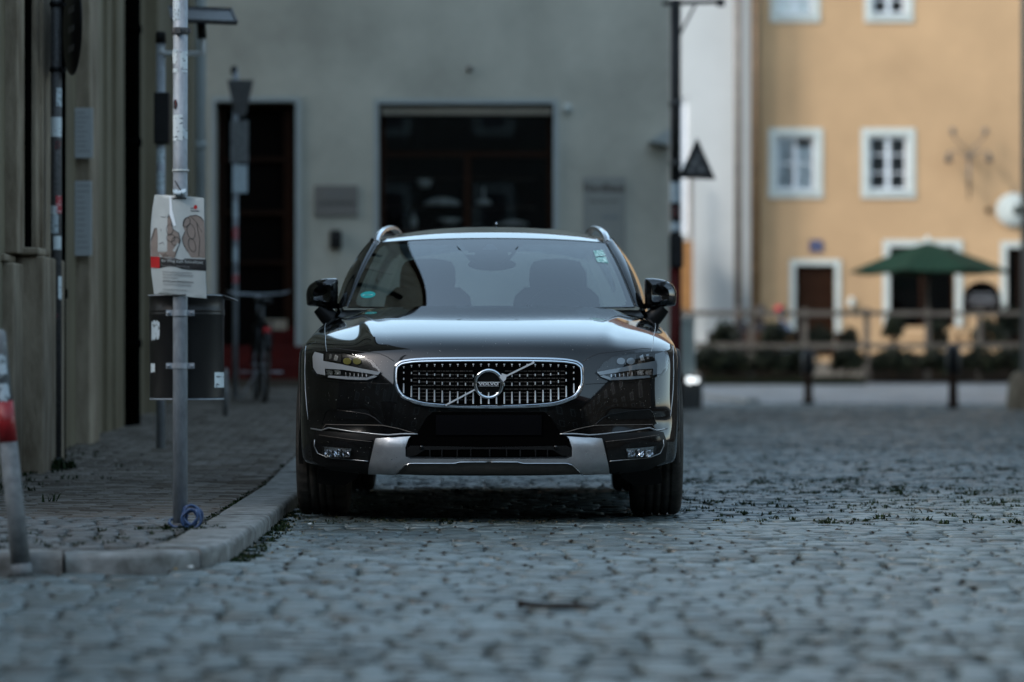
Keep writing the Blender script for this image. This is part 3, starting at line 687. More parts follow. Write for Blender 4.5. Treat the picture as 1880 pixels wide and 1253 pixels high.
m = MB(); facade(m, x1, 24, -.1, 15, Yf, holes, .22); shell(m, x1, 24, -.1, 15, Yf, 86); O(m.build('wall', M['orange'], oh)); O(gable(x1, 24, Yf, 86, 15, 5, M['roof'], oh))
for k, q in enumerate(wins):
    O(surround(*q, 13, Yf, M['whitetrim'], oh, True, .035))
    a, b, c, d = prect(*q, Yf); y = Yf+.07; w_ = MB(); t = .07
    w_.box(a, a+t, y, y+.05, c, d); w_.box(b-t, b, y, y+.05, c, d); w_.box(a+t, b-t, y, y+.05, c, c+t); w_.box(a+t, b-t, y, y+.05, d-t, d)
    xm = (a+b)/2; w_.box(xm-(.02 if k == 0 else .05), xm+(.02 if k == 0 else .05), y-.01, y+.05, c+t, d-t)
    for f_ in ((.5,) if k == 0 else (.33, .66)):
        z = c+(d-c)*f_; w_.box(a+t, xm-.05, y+.01, y+.04, z-.015, z+.015); w_.box(xm+.05, b-t, y+.01, y+.04, z-.015, z+.015)
    wo_ = O(w_.build('window', M['whitepaint'], oh))
    MB().box(a-.02, b+.02, Yf-.07, Yf+.12, c-.04, c+.015).build('sill', M['greytrim'], wo_)
    for s0, s1 in ((a+t, xm-.05), (xm+.05, b-t)):
        MB().box(s0, s1, y+.022, y+.027, c+t, d-t).build('pane', M['pglass'], wo_)
    cm = (M['curtainw'] if k in (0, 2) else M['curtain'])
    if k == 0:
        MB().box(a+t, xm-.05, y+.035, y+.04, c, d).build('curtain', M['curtain'], wo_); MB().box(xm-.1, b, y+.035, y+.04, c, d-.25).build('curtain', M['curtainw'], wo_)
    elif k == 2: MB().box(a, b, y+.035, y+.04, c, d).build('curtain', cm, wo_)
    else: MB().box(a, b, y+.04, y+.05, c, d).build('curtain', mat('dim_room_%d' % k, (.085,.08,.078), .9, var=.6, scale=1.5), wo_)  # dark sheet puts the dim room's shade behind the panes
O(surround(*door, 10, Yf, M['whitetrim'], oh, False, .05)); O(surround(*cafe, 12, Yf, M['whitetrim'], oh, False, .05)); O(surround(*rdoor, 11, Yf, M['whitetrim'], oh, False, .05))
a, b, c, d = prect(*door, Yf); dd = O(MB().box(a, b, Yf+.12, Yf+.18, c-.3, d).build('door', M['brownwood'], oh))
for i_ in range(2):
    for j_ in range(3):
        MB().box(a+.06+i_*(b-a)/2, a+(i_+1)*(b-a)/2-.06, Yf+.10, Yf+.12, c+.1+j_*(d-c)/3, c-.05+(j_+1)*(d-c)/3).build('door_panel', M['brownwood'], dd, bevel=.01)
for q, nm in ((cafe, 'cafe_window'), (rdoor, 'doorway')):
    a, b, c, d = prect(*q, Yf); xm = (a+b)/2; w_ = MB().box(a, a+.06, Yf+.12, Yf+.18, c-.3, d).box(b-.06, b, Yf+.12, Yf+.18, c-.3, d).box(xm-.04, xm+.04, Yf+.12, Yf+.18, c-.3, d-.06).box(a+.06, b-.06, Yf+.12, Yf+.18, d-.06, d)
    wo_ = O(w_.build(nm, M['brownwood'], oh))
    for s0, s1 in ((a+.06, xm-.04), (xm+.04, b-.06)): MB().box(s0, s1, Yf+.145, Yf+.15, c-.3, d-.06).build('pane', M['pglass'], wo_)
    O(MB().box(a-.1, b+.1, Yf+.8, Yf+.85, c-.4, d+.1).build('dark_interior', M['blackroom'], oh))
# ---- things fixed to the orange house
p = px(1779, 290, Yf-.35); r = empty('ornate_wall_bracket', (p.x, Yf, p.z), 'ornate dark bracket lamp with four small arms high on the orange wall', 'wall lamp')
s = 78/1000
g = MB(); g.ball((0,-.35,.02), .08, 12, 8); g.tube([(0,-.35,-.0),(0,-.34,-.45),(0,-.33,-.95)], [.035,.03,.02], 8); g.tube([(0,-.35,-.5),(0,0,-.6)], .02, 8); g.tube([(0,-.35,.05),(0,0,.1)], .02, 8)
g.build('stem', M['pipegrey'], r)
for sx in (-1, 1):
    MB().tube([(0,-.35,.08),(sx*.15,-.35,.28),(sx*.3,-.35,.42),(sx*.40,-.35,.62)], .016, 8).tube([(0,-.35,.04),(sx*.25,-.35,.16),(sx*.42,-.35,.14),(sx*.46,-.35,.04)], .016, 8).build('arm', M['pipegrey'], r)
    MB().ball((sx*.37,-.35,.60), .07, 10, 8, sc3=(1,1,1.3)).build('finial', M['pipegrey'], r)
    MB().lathe([(0,.12),(.03,.12),(.05,.06),(.09,-.10),(.0,-.12)], (sx*.46,-.35,0), 12).build('lamp_shade', M['darkmetal'], r)
p = px(1860, 386, Yf-.1); r = empty('round_hanging_sign', (p.x, Yf, p.z), 'large round pale sign on the orange wall at the right edge', 'sign')
MB().lathe([(0,-.12),(.36,-.12),(.38,-.10),(.38,-.06),(0,-.06)], n=36, axis='Y').build('disc', M['whitetrim'], r); MB().lathe([(.28,-.125),(.31,-.127),(.31,-.122),(.28,-.122)], n=36, axis='Y').build('ring', M['greytrim'], r)
MB().tube([(0,-.08,.38),(0,-.08,.55),(0,0,.55)], .015, 8).build('hanger', M['darkmetal'], r)
MB().add([(.02,-.13,-.12),(.18,-.13,-.10),(.2,-.13,.02),(.08,-.13,.14),(.0,-.13,.04)], [(0,1,2,3,4)]).build('emblem', M['leaf'], r)
p = px(1815, 386, Yf); r = MB().lathe([(0,-.05),(.05,-.05),(.07,-.02),(.07,0)], n=14, axis='Y').build('wall_fitting', M['brownwood']); r.location = (p.x, Yf, p.z); tag(r, 'small round brown fitting on the orange wall left of the round sign', 'wall fitting')
r = plate('house_number_plate', (1486, 441, 1511, 463), Yf-.01, M['enamel'], 'small dark blue plate on the orange wall above the brown door', 'plate')
text_obj('12', 'lettering', (0,-.023,0), .16, M['paper'], r)
p = px(1563, 556, Yf-.1); r = MB().ball((0,-.1,0), .08, 12, 8, sc3=(1,1,1.6)).build('globe_lamp', M['whitetrim']); r.location = (p.x, Yf, p.z); tag(r, 'small white globe lamp on the orange wall right of the brown door', 'lamp')

# ---- right house (its corner shows at the frame's right edge) and houses round the street outside the frame
def plain_house(x0, x1, y0, y1, h, m_, lab, roofh=4, along='y', side=None):
    r = empty('house', ((x0+x1)/2, (y0+y1)/2, 0), lab, 'house'); cx, cy = (x0+x1)/2, (y0+y1)/2
    MB().box(x0-cx, x1-cx, y0-cy, y1-cy, -.1, h).build('wall', m_, r); gable(x0-cx, x1-cx, y0-cy, y1-cy, h, roofh, M['roof'], r, .3, along)
    if side:
        ax, lo, hi, at_, out = side
        k = lo+1.6
        while k < hi-1.5:
            for z in (1.0, 4.3, 7.6):
                if z+1.7 < h-.5:
                    f_ = MB(); pnm = MB()
                    if ax == 'x': f_.box(k-cx, k+1.1-cx, at_-cy-(.03 if out < 0 else 0), at_-cy+(.03 if out > 0 else 0), z, z+1.7); pnm.box(k+.12-cx, k+.98-cx, at_-cy+out*.03-.004, at_-cy+out*.036+.004, z+.12, z+1.58)
                    else: f_.box(at_-cx-(.03 if out < 0 else 0), at_-cx+(.03 if out > 0 else 0), k-cy, k+1.1-cy, z, z+1.7); pnm.box(at_-cx+out*.03-.004, at_-cx+out*.036+.004, k+.12-cy, k+.98-cy, z+.12, z+1.58)
                    fo = f_.build('window', M['whitetrim'], r); pnm.build('pane', M['solar'], fo)
            k += 3.1
    return r
xr = px(1874, 0, 50).x
plain_house(xr, 20, 26, 50, 10, M['reflb'], 'grey plastered house whose corner shows at the right edge', side=('y', 26, 50, xr, -1))
plain_house(14, 30, -40, 12, 10, M['reflb'], 'house on the right side of the street in front', side=('y', -40, 12, 14, -1))
plain_house(-30, -12, -32, 11, 11, M['reflb'], 'house on the left across the side street', side=('y', -32, 6, -12, 1))  # unseen, lengthened towards the car to keep the sun off it
plain_house(-12, 26, -36, -20, 12, M['reflb'], 'house across the street end behind the viewer', along='x', side=('x', -12, 26, -20, 1))  # unseen, brought near to darken the reflections on the car's front
# ================================================================ STREET FURNITURE
def arc_patch(name, r, a0, a1, z0, z1, m_, parent, c=(0,0), skew=0.0, torn=0):
    """thin patch wrapped on a pole; angles in degrees, 0 = facing the viewer, + = to the right"""
    g = MB(); n = 8; rr = random.Random(z0*100+a0); A = []; B = []
    for k in range(n+1):
        a = R(a0+(a1-a0)*k/n); x, y = c[0]+r*math.sin(a), c[1]-r*math.cos(a); t = rr.uniform(-torn, torn)
        A.append((x, y, z0+skew*k/n+t)); B.append((x, y, z1+skew*k/n+rr.uniform(-torn, torn)))
    C = [(p[0]*1.0, p[1]-.0006, p[2]) for p in A]
    g.grid([A, B]); o = g.build(name, m_, parent); return o
def zpx(v, Y): return CH-(v-HV)*Y/F

# ---- galvanised pole with bin, notice and cable
Yp = 13.42; p = px(331, 966, Yp); Xp = p.x; z0 = gz(13); rp_ = .031
pole = empty('sign_pole', (Xp, Yp, z0), 'galvanised grey pole with stickers standing at the kerb bend, nearest to the viewer', 'pole')
ZR = lambda v: zpx(v, Yp)-z0
MB().tube([(0,0,-.03),(0,0,1.2),(.001,0,2.9)], rp_, 24).build('post', M['galv'], pole)
MB().lathe([(.031,0),(.045,.0),(.04,.012),(.031,.02)], n=20).build('foot_collar', M['darkmetal'], pole)
MB().lathe([(rp_+.004,ZR(64)),(rp_+.006,ZR(62)),(rp_+.006,ZR(54)),(rp_+.004,ZR(52))], n=20).obox(Matrix.Translation((-.006,-rp_-.012,ZR(58))), .022, .02, .026).obox(Matrix.Translation((rp_+.006,-.004,ZR(57))), .016, .014, .02).build('hose_clamp', M['darkmetal'], pole)
MB().lathe([(rp_+.001,ZR(316)),(rp_+.004,ZR(315.5)),(rp_+.004,ZR(313)),(rp_+.001,ZR(312))], n=20).tube([(.028,-.02,ZR(314)),(.04,-.018,ZR(314))], .003, 6).build('cable_tie', M['paper'], pole)
MB().tube([(-.02,-.035,ZR(333)),(.005,-.04,ZR(350)),(.012,-.03,ZR(356))], .0025, 6).build('tie_end', M['ink'], pole)
st = [(-70,5,40,0,'stick2',.012),(-70,-10,100,92,'stick2',.004),(-80,-20,118,97,'stick',.01),(5,75,127,96,'stick',.003),(-70,-15,134,127,'stick',.002),(20,70,134,130,'stick',.002),(-65,25,259,212,'stick',.002),(25,80,256,238,'stick2',.006),(-60,-5,20,-10,'stick',.006)]
for a0, a1, v1, v0, mk, tn in st: arc_patch('sticker', rp_+.0012, a0, a1, ZR(v1), ZR(v0), M[mk], pole, torn=tn)
# round black sticker
g = MB(); vs = [(0,0,0)]; 
vs = [((rp_+.0018)*math.sin(R(-35)+.0*0+math.cos(t)*.33), -(rp_+.0018)*math.cos(R(-35)+math.cos(t)*.33), ZR(193)+.021*math.sin(t)) for t in [6.283*k/20 for k in range(20)]]
g.add(vs, [tuple(range(20))]); g.build('sticker', M['stickblk'], pole)['label'] = 'round black sticker with red print'

# bin behind the pole
Yb = Yp+.20; bx0, bx1 = px(273,0,Yb).x, px(413,0,Yb).x; bw = (bx1-bx0)/2; zb0, zb1 = zpx(733, Yb), zpx(543, Yb)
bin_ = empty('litter_bin', ((bx0+bx1)/2, Yb, zb0), 'dark round litter bin hung behind the galvanised pole', 'litter bin')
H = zb1-zb0; rb = bw
prof = [(0,.004),(rb*.95,.004),(rb*.965,.0),(rb*.97,.01),(rb*.975,H*.80),(rb*.995,H*.81),(rb*.995,H*.825),(rb*.98,H*.835),(rb*.995,H*.845),(rb*.995,H*.86),(rb*.978,H*.87),(rb*.985,H*.985),(rb*1.0,H*.99),(rb*1.0,H),(rb*.96,H),(rb*.94,H*.5),(0,H*.48)]
MB().lathe(prof, n=56).build('bin_body', M['greybin'], bin_)
MB().lathe([(rb*.985,H*.992),(rb*1.012,H*.992),(rb*1.012,H*1.004),(rb*.985,H*1.004)], n=56).build('rim', M['galv'], bin_)
MB().lathe([(rb*.95,-.003),(rb*.975,-.003),(rb*.975,.004),(rb*.95,.004)], n=56).build('base_ring', M['galv'], bin_)
for v in (575, 672):
    zc = zpx(v, Yp)-zb0; cx = Xp-(bx0+bx1)/2; g = MB()
    g.tube([(cx-.060,-.2+.0,zc),(cx-.044,-.222,zc)], .002, 4)
    P = []
    for k in range(17):
        a = math.pi*(k/16); P.append((cx-(.034)*math.cos(a), -.20-.034*math.sin(a)))
    P = [(cx-.060,-.2),(cx-.036,-.2)]+P+[(cx+.036,-.2),(cx+.060,-.2)]
    g.grid([[(x,y,zc-.012),(x,y-.003,zc-.012),(x,y-.003,zc+.012),(x,y,zc+.012),(x,y,zc-.012)] for x,y in P], smooth=False)
    br = g.build('bracket', M['galv'], bin_)
    for s in (-1,1): MB().lathe([(0,-.010),(.006,-.010),(.007,-.006),(.007,0),(0,0)], (cx+s*.049,-.203,zc), 8, 'Y').build('bolt', M['galv'], br)
    MB().box(cx-.05,cx-.042,-.2,-.10,zc-.01,zc+.01).box(cx+.042,cx+.05,-.2,-.10,zc-.01,zc+.01).build('bracket_arm', M['blackmetal'], br)
def bin_patch(u0, u1, v1, v0, mk, torn, skew=0):
    cx = (bx0+bx1)/2; a0 = math.degrees(math.asin(max(-1,min(1,(px(u0,0,Yb-.1).x-cx)/rb)))); a1 = math.degrees(math.asin(max(-1,min(1,(px(u1,0,Yb-.1).x-cx)/rb))))
    arc_patch('sticker', rb*.978, a0, a1, zpx(v1,Yb-.12)-zb0, zpx(v0,Yb-.12)-zb0, M[mk], bin_, skew=skew, torn=torn)
bin_patch(275, 293, 622, 590, 'stick2', .010, .0); bin_patch(273.5, 283, 684, 668, 'stick', .003); bin_patch(395, 410, 712, 684, 'stick', .001)
# black flap that sticks out to the right of the bin
MB().add([(.0,-.08,H+.006),(rb*1.0,-.05,H+.002),(rb*1.32,0,H-.022),(rb*1.30,.06,H-.018),(0,.04,H+.01)], [(0,1,2,3,4)]).build('bag_edge', M['ink'], bin_, solid=.004)

# notice on the pole (bent card)
nt_ = empty('pole_notice', (Xp, Yp-rp_-.004, zpx(548,Yp)), 'white notice with drawn hands tied to the galvanised pole above the bin', 'notice')
s = (Yp-.04)/F
def card_y(x): return .030*min(1,(abs(x)/.12))**1.6 + .004*math.sin(x*40)
def cpt(u, v, off=0.0):
    x = (u-331.0)*s; z = (547.5-v)*s
    # outline skew of the card as photographed
    return (x, card_y(x)-off - .006*math.sin(z*9), z)
def card(name, pts, off, m_, parent):
    V = [Vector(q) for q in pts]; n = len(V)
    xs = [q[0] for q in pts]; ys = [q[1] for q in pts]; inner = []
    st_ = 5.0
    yv = min(ys)+st_/2
    while yv < max(ys):
        xv = min(xs)+st_/2
        while xv < max(xs):
            if pip(xv, yv, pts, .8): inner.append(Vector((xv, yv)))
            xv += st_
        yv += st_
    vs, es, fs, *_ = delaunay_2d_cdt(V+inner, [(i,(i+1)%n) for i in range(n)], [], 1, 1e-4)
    g = MB(); g.add([cpt(q.x, q.y, off) for q in vs], [tuple(reversed(f)) for f in fs], 0, True); return g.build(name, m_, parent)
def pip(x, y, P, marg=0):
    ins = False; j = len(P)-1
    for i in range(len(P)):
        xi, yi = P[i][0], P[i][1]; xj, yj = P[j][0], P[j][1]
        if (yi > y) != (yj > y) and x < (xj-xi)*(y-yi)/(yj-yi)+xi: ins = not ins
        if marg:
            dx, dy = xj-xi, yj-yi; L2 = dx*dx+dy*dy or 1e-9; t = max(0, min(1, ((x-xi)*dx+(y-yi)*dy)/L2))
            if math.hypot(x-xi-t*dx, y-yi-t*dy) < marg: return False
        j = i
    return ins
outl = [(284,357),(330,359),(375,363),(376,400),(377,430),(378,475),(380,548),(330,543.5),(283,540),(278,500),(276,450),(277,410),(280,380)]
cd = card('card', outl, 0, M['paper'], nt_)
def ell(cu, cv, a, b, rot=0, n=18): c, s_ = math.cos(R(rot)), math.sin(R(rot)); return [(cu+a*math.cos(6.283*k/n)*c-b*math.sin(6.283*k/n)*s_, cv+a*math.cos(6.283*k/n)*s_+b*math.sin(6.283*k/n)*c) for k in range(n)]
art = [
 [(277,440),(279,432),(283,420),(285,418),(289,419),(290,430),(291,462),(295,470),(278,471),(276.5,455)],
 [(291,463),(306,463),(307,440),(309,400),(312,394),(316,404),(319,420),(330,428),(333,442),(326,460),(322,474),(300,472)],
 [(337,415),(341,402),(350,396),(360,394),(370,398),(375.5,405),(377,430),(378,474),(352,473),(346,462),(339,450),(336,438),(341,425)],
]
for k, a_ in enumerate(art): card('drawn_hand', a_, .0010, M['beigepaint'], nt_)
lines = [ell(313,422,6,10,0), ell(315,437,8,7,20), ell(324,443,7,8,30), ell(352,425,7,14,-10), ell(354,450,6,13,-15), ell(344,408,6,9,20)]
def card_line(pts, w_, m_, name='drawn_line', off=.0018):
    g = MB(); g.tube([cpt(u, v, off) for u, v in pts], w_*s/2, 4, cap=False); return g.build(name, m_, nt_)
for e in lines: card_line(e+[e[0]], 1.0, M['ink'])
for e in ([(277,441),(281,432),(284,420),(289,419)], [(309,400),(312,394),(316,404),(319,421),(330,428),(333,442),(327,458),(323,472)], [(337,415),(341,402),(350,396),(362,408),(372,427)], [(346,462),(339,450),(336,438),(341,425)], [(352,396),(362,395),(371,400),(375,406)], [(300,470),(305,466),(310,472)], [(362,410),(368,440),(366,470)]): card_line(e, 1.1, M['ink'])
card('test_stick', [(294,391),(309,391),(308.5,462),(290,461)], .0022, M['paper'], nt_)
for v in (398,): card_line([(296,v),(306,v+1)], 1.2, M['greyink'], off=.003)
card_line([(296,420),(297,424)], 1.0, M['greyink'], off=.003); card_line([(294,447),(301,445),(302,449)], 1.6, M['greyink'], off=.003)
card('dropper', [(328,446),(331,448),(323,463),(319,461)], .0025, M['paper'], nt_)
for a_ in ([(312,360),(316,362),(318,385),(325,414),(321,416),(313,395)],): card('tape_gloss', a_, .0030, mat('glossy_tape', (.8,.85,.88), .1, coat=1), nt_)
card('logo_mark', ell(360,380,3.2,4), .0015, M['red'], nt_)
card_line([(351,382),(357,382)], 1.6, M['greyink']); card_line([(351,386.5),(366,387)], 1.8, M['greyink'])
card('red_band', [(277,471),(294,471.5),(294,492.5),(277.5,491)], .0016, M['red'], nt_)
card('black_band', [(294,471.5),(379,476),(379.5,497.5),(294,492.5)], .0016, M['ink'], nt_)
def card_text(body, u, v, hpx, wpx, m_, slope=2.5):
    cu = text_obj(body, 'lettering', (0,0,0), hpx*s*1.25, m_, nt_, None, .0002); me = cu.data; xs = [q.co.x for q in me.vertices]; k = wpx*s/(max(xs)-min(xs))
    mid = (max(xs)+min(xs))/2
    for q in me.vertices:
        x = (q.co.x-mid)*k; uu = u+x/s; vv = v - q.co.y/s + (uu-u)*math.tan(R(slope)); c = cpt(uu, vv, .0026+q.co.z); q.co = c
    cu.rotation_euler = (0,0,0); me.update(); return cu
card_text('Ihr Weg zum Schnelltest', 336, 480.5, 6.2, 76, M['paper']); card_text('Teststellen in Regensburg', 323, 488.5, 4.2, 52, M['greyink'])
for v, w0, w1 in ((500,300,354),(505,300,356),(510,300,328),(523,301,352)): card_text('Kostenlos und sicher testen lassen jederzeit' if v != 510 else 'ohne Termin', (w0+w1)/2, v, 3.6, w1-w0, M['greyink'])
card_text('ANMELDUNG ERFORDERLICH', 328, 517.5, 3.8, 56, M['ink']); card_text('www.testen-in-der-stadt.de', 322, 532, 3.4, 44, M['greyink'])
for v in (364, 541.5): MB().tube([cpt(u, v, .004) for u in (318, 322, 331, 339, 343)], .0022, 6).build('cable_tie', M['ink'], nt_)
MB().tube([(0,.004,.44),(0,-.002,.452)], .028, 12).build('tape_top', M['stick2'], nt_)

# blue cable lock lying at the pole's foot
g = MB(); pts = []
for k in range(90):
    t = k/90*6.283*4.2; ra = .036+.012*math.sin(k*.21); 
    pts.append((.052+ra*math.cos(t)*.95, -.045+.022*math.sin(k*.13), .045+ra*1.05*math.sin(t)+.004*math.sin(k)))
g.tube(pts, .0055, 8)
g.tube([(-.046,.01,.03),(-.044,-.03,.018),(-.02,-.055,.006),(.02,-.06,.004),(.05,-.055,.01)], .0055, 8)
g.tube([(-.046,.01,.03),(-.03,.045,.036),(.0,.05,.03),(.03,.03,.05)], .0055, 8)
o = g.build('cable_lock', M['bluecable']); o.location = (Xp, Yp, z0); tag(o, 'coiled blue cable lock lying round the foot of the galvanised pole', 'cable lock')

# ---- black pole with a round sign, by the wall
Yq = 19.7; q = px(103, 870, Yq); r = empty('sign_pole', (q.x, Yq, gz(19.7)), 'dark sticker-covered pole with a round sign beside the stone wall', 'sign pole')
Z = lambda v: zpx(v, Yq)-gz(19.7)
MB().tube([(0,0,-.02),(0,0,3.3)], .034, 20).build('post', M['darkmetal'], r)
MB().lathe([(.034,0),(.06,0),(.055,.03),(.036,.06)], n=16).build('foot_collar', M['blackmetal'], r)
for a0, a1, v1, v0, mk in ((10,80,196,162,'stick2'),(-60,80,252,216,'stick'),(0,60,275,258,'stickblk'),(5,80,392,360,'stickred'),(-70,20,395,378,'stick'),(-80,30,430,396,'stick2'),(-20,70,459,434,'stick'),(30,80,550,508,'stick'),(-10,50,585,575,'stickblk')):
    arc_patch('sticker', .0355, a0, a1, Z(v1), Z(v0), M[mk], r, torn=.004)
sg = MB().lathe([(0,-.008),(.30,-.008),(.305,-.003),(.305,.003),(.30,.006),(0,.006)], n=40, axis='Y').build('sign_disc', M['blackmetal'], r); sg.location = (.098, .03, Z(47)); sg.rotation_euler = (0,0,R(-72))
for k_, zc in enumerate((.10,-.02,-.14)):
    MB().box(-.10,.10,-.011,-.009,zc-.02,zc+.02).build('lettering_bar', M['greyink'], sg)
for v in (8, 128): MB().lathe([(.034,Z(v)-.015),(.040,Z(v)-.015),(.040,Z(v)+.015),(.034,Z(v)+.015)], n=16).bar((0,0,Z(v)), (.06,.02,Z(v)), .012, .02).build('clamp', M['blackmetal'], r)

# ---- leaning red and white post at the far left
Yr = 11.55; a = px(40, 1052, Yr); b = px(-3, 640, Yr)
r = empty('marker_post', (a.x, Yr, a.z), 'scuffed grey marker post with a red band, leaning at the left edge', 'post')
d = b-a
def along(v): t = (1052-v)/(1052-640); return d*t
MB().tube([along(1062), along(1035)], [.040,.038], 20).build('foot', M['dirtywhite'], r)
MB().tube([along(1050), along(930), along(812)], [.036,.034,.033], 20).build('post', M['dirtywhite'], r)
MB().tube([along(812), along(737)], .0335, 20).build('red_band', M['redband'], r)
MB().tube([along(737), along(640), along(612)], [.0325,.0325,.032], 20).ball(along(612), .032, 16, 8, sc3=(1,1,.5)).build('post_top', M['dirtywhite'], r)
for v1, v0 in ((690,655),(735,705)):
    c1, c0 = along(v1), along(v0); g = MB(); A = []; B = []
    for k in range(9): a_ = R(-30+80*k/8); A.append((c1.x+.034*math.sin(a_), -.034*math.cos(a_), c1.z+random.uniform(-.01,.01))); B.append((c0.x+.034*math.sin(a_), -.034*math.cos(a_), c0.z+random.uniform(-.01,.01)))
    g.grid([A,B]).build('sticker', M['stick2'], r)

# ---- solar lamp post
Ys = 22.0; q = px(295, 800, Ys); r = empty('solar_post', (q.x, Ys, gz(22)), 'slim grey post carrying a small solar panel on a white side arm', 'lamp post')
Z = lambda v: zpx(v, Ys)-gz(22); X = lambda u: (u-295)*Ys/F
MB().tube([(0,0,-.02),(0,0,Z(62))], .031, 16).build('post', M['galv'], r)
MB().lathe([(0,Z(58)),(.03,Z(59)),(.036,Z(62)),(.036,Z(80)),(.031,Z(80))], n=16).build('cap', M['blackmetal'], r)
MB().tube([(X(297),0,Z(76)),(X(297),-.02,Z(98)),(X(304),-.02,Z(99)),(X(372),-.02,Z(99)),(X(373),-.02,Z(96)),(X(373),-.02,Z(66))], .019, 12).build('side_arm', M['palemetal'], r)
MB().tube([(X(372),-.02,Z(72)),(X(370),-.02,Z(42))], .030, 14).build('panel_mount', M['blackmetal'], r)
g = MB(); th = .018
Pn = [(X(440),-.22,Z(48)),(X(322),-.22,Z(43)),(X(305),.20,Z(8)),(X(420),.20,Z(12))]
g.add([Vector(p_) for p_ in Pn]+[Vector(p_)+Vector((0,.004,-th)) for p_ in Pn], [(0,3,2,1),(4,5,6,7),(0,1,5,4),(1,2,6,5),(2,3,7,6),(3,0,4,7)]); so = g.build('solar_panel', M['solar'], r)
g = MB(); v4 = [Vector(p_)+Vector((0,-.002,.004)) for p_ in Pn]
for i_ in range(4): g.bar(v4[i_], v4[(i_+1)%4], .014, .014)
g.build('panel_frame', M['darkmetal'], so)
for k in range(1, 5):
    t = k/5; MB().bar(v4[0].lerp(v4[3], t), v4[1].lerp(v4[2], t), .004, .003).build('cell_line', M['galv'], so)
MB().box(X(284), X(312), -.06, .05, Z(265), Z(171)).build('control_box', M['blackmetal'], r, bevel=.008)
for v1, v0, mk in ((300,275,'stick2'),(350,318,'stick2')): arc_patch('sticker', .0325, -50, 50, Z(v1), Z(v0), M[mk], r, torn=.01)

# ---- far sign post with upside-down triangle, bicycle at its foot
Yt = 31.0; q = px(432, 690, Yt); r = empty('sign_post', (q.x, Yt, gz(31)), 'thin post with the back of a downward triangle sign before the dark doorway', 'sign post')
Z = lambda v: zpx(v, Yt)-gz(31); X = lambda u: (u-432)*Yt/F
MB().tube([(0,0,0),(0,0,Z(128))], .028, 14).build('post', M['galv'], r)
MB().ball((X(430),0,Z(130)), .035, 12, 8, sc3=(1,1,1.4)).build('cap', M['blackmetal'], r)
g = MB(); tri = [(X(418),Z(148)),(X(466),Z(148)),(X(452),Z(212)),(X(440),Z(216)),(X(430),Z(205))]
g.add([(x,-.04,z) for x,z in tri]+[(x,-.03,z) for x,z in tri], [(0,1,2,3,4)[::-1],(5,6,7,8,9)]+[(i,(i+1)%5,5+(i+1)%5,5+i) for i in range(5)]); g.build('triangle_sign', M['darkmetal'], r)
g = MB(); g.box(X(424),X(457),-.05,-.042,Z(300),Z(222)); g.build('paper_sheath', M['dirtywhite'], r); MB().box(X(428),X(455),-.05,-.042,Z(355),Z(304)).build('paper_sheath', M['stick2'], r)
for v1, v0, mk in ((440,418,'stickred'),(400,370,'stick2'),(480,455,'stick2'),(520,505,'stickred')): arc_patch('sticker', .0295, -70, 70, Z(v1), Z(v0), M[mk], r, torn=.01)

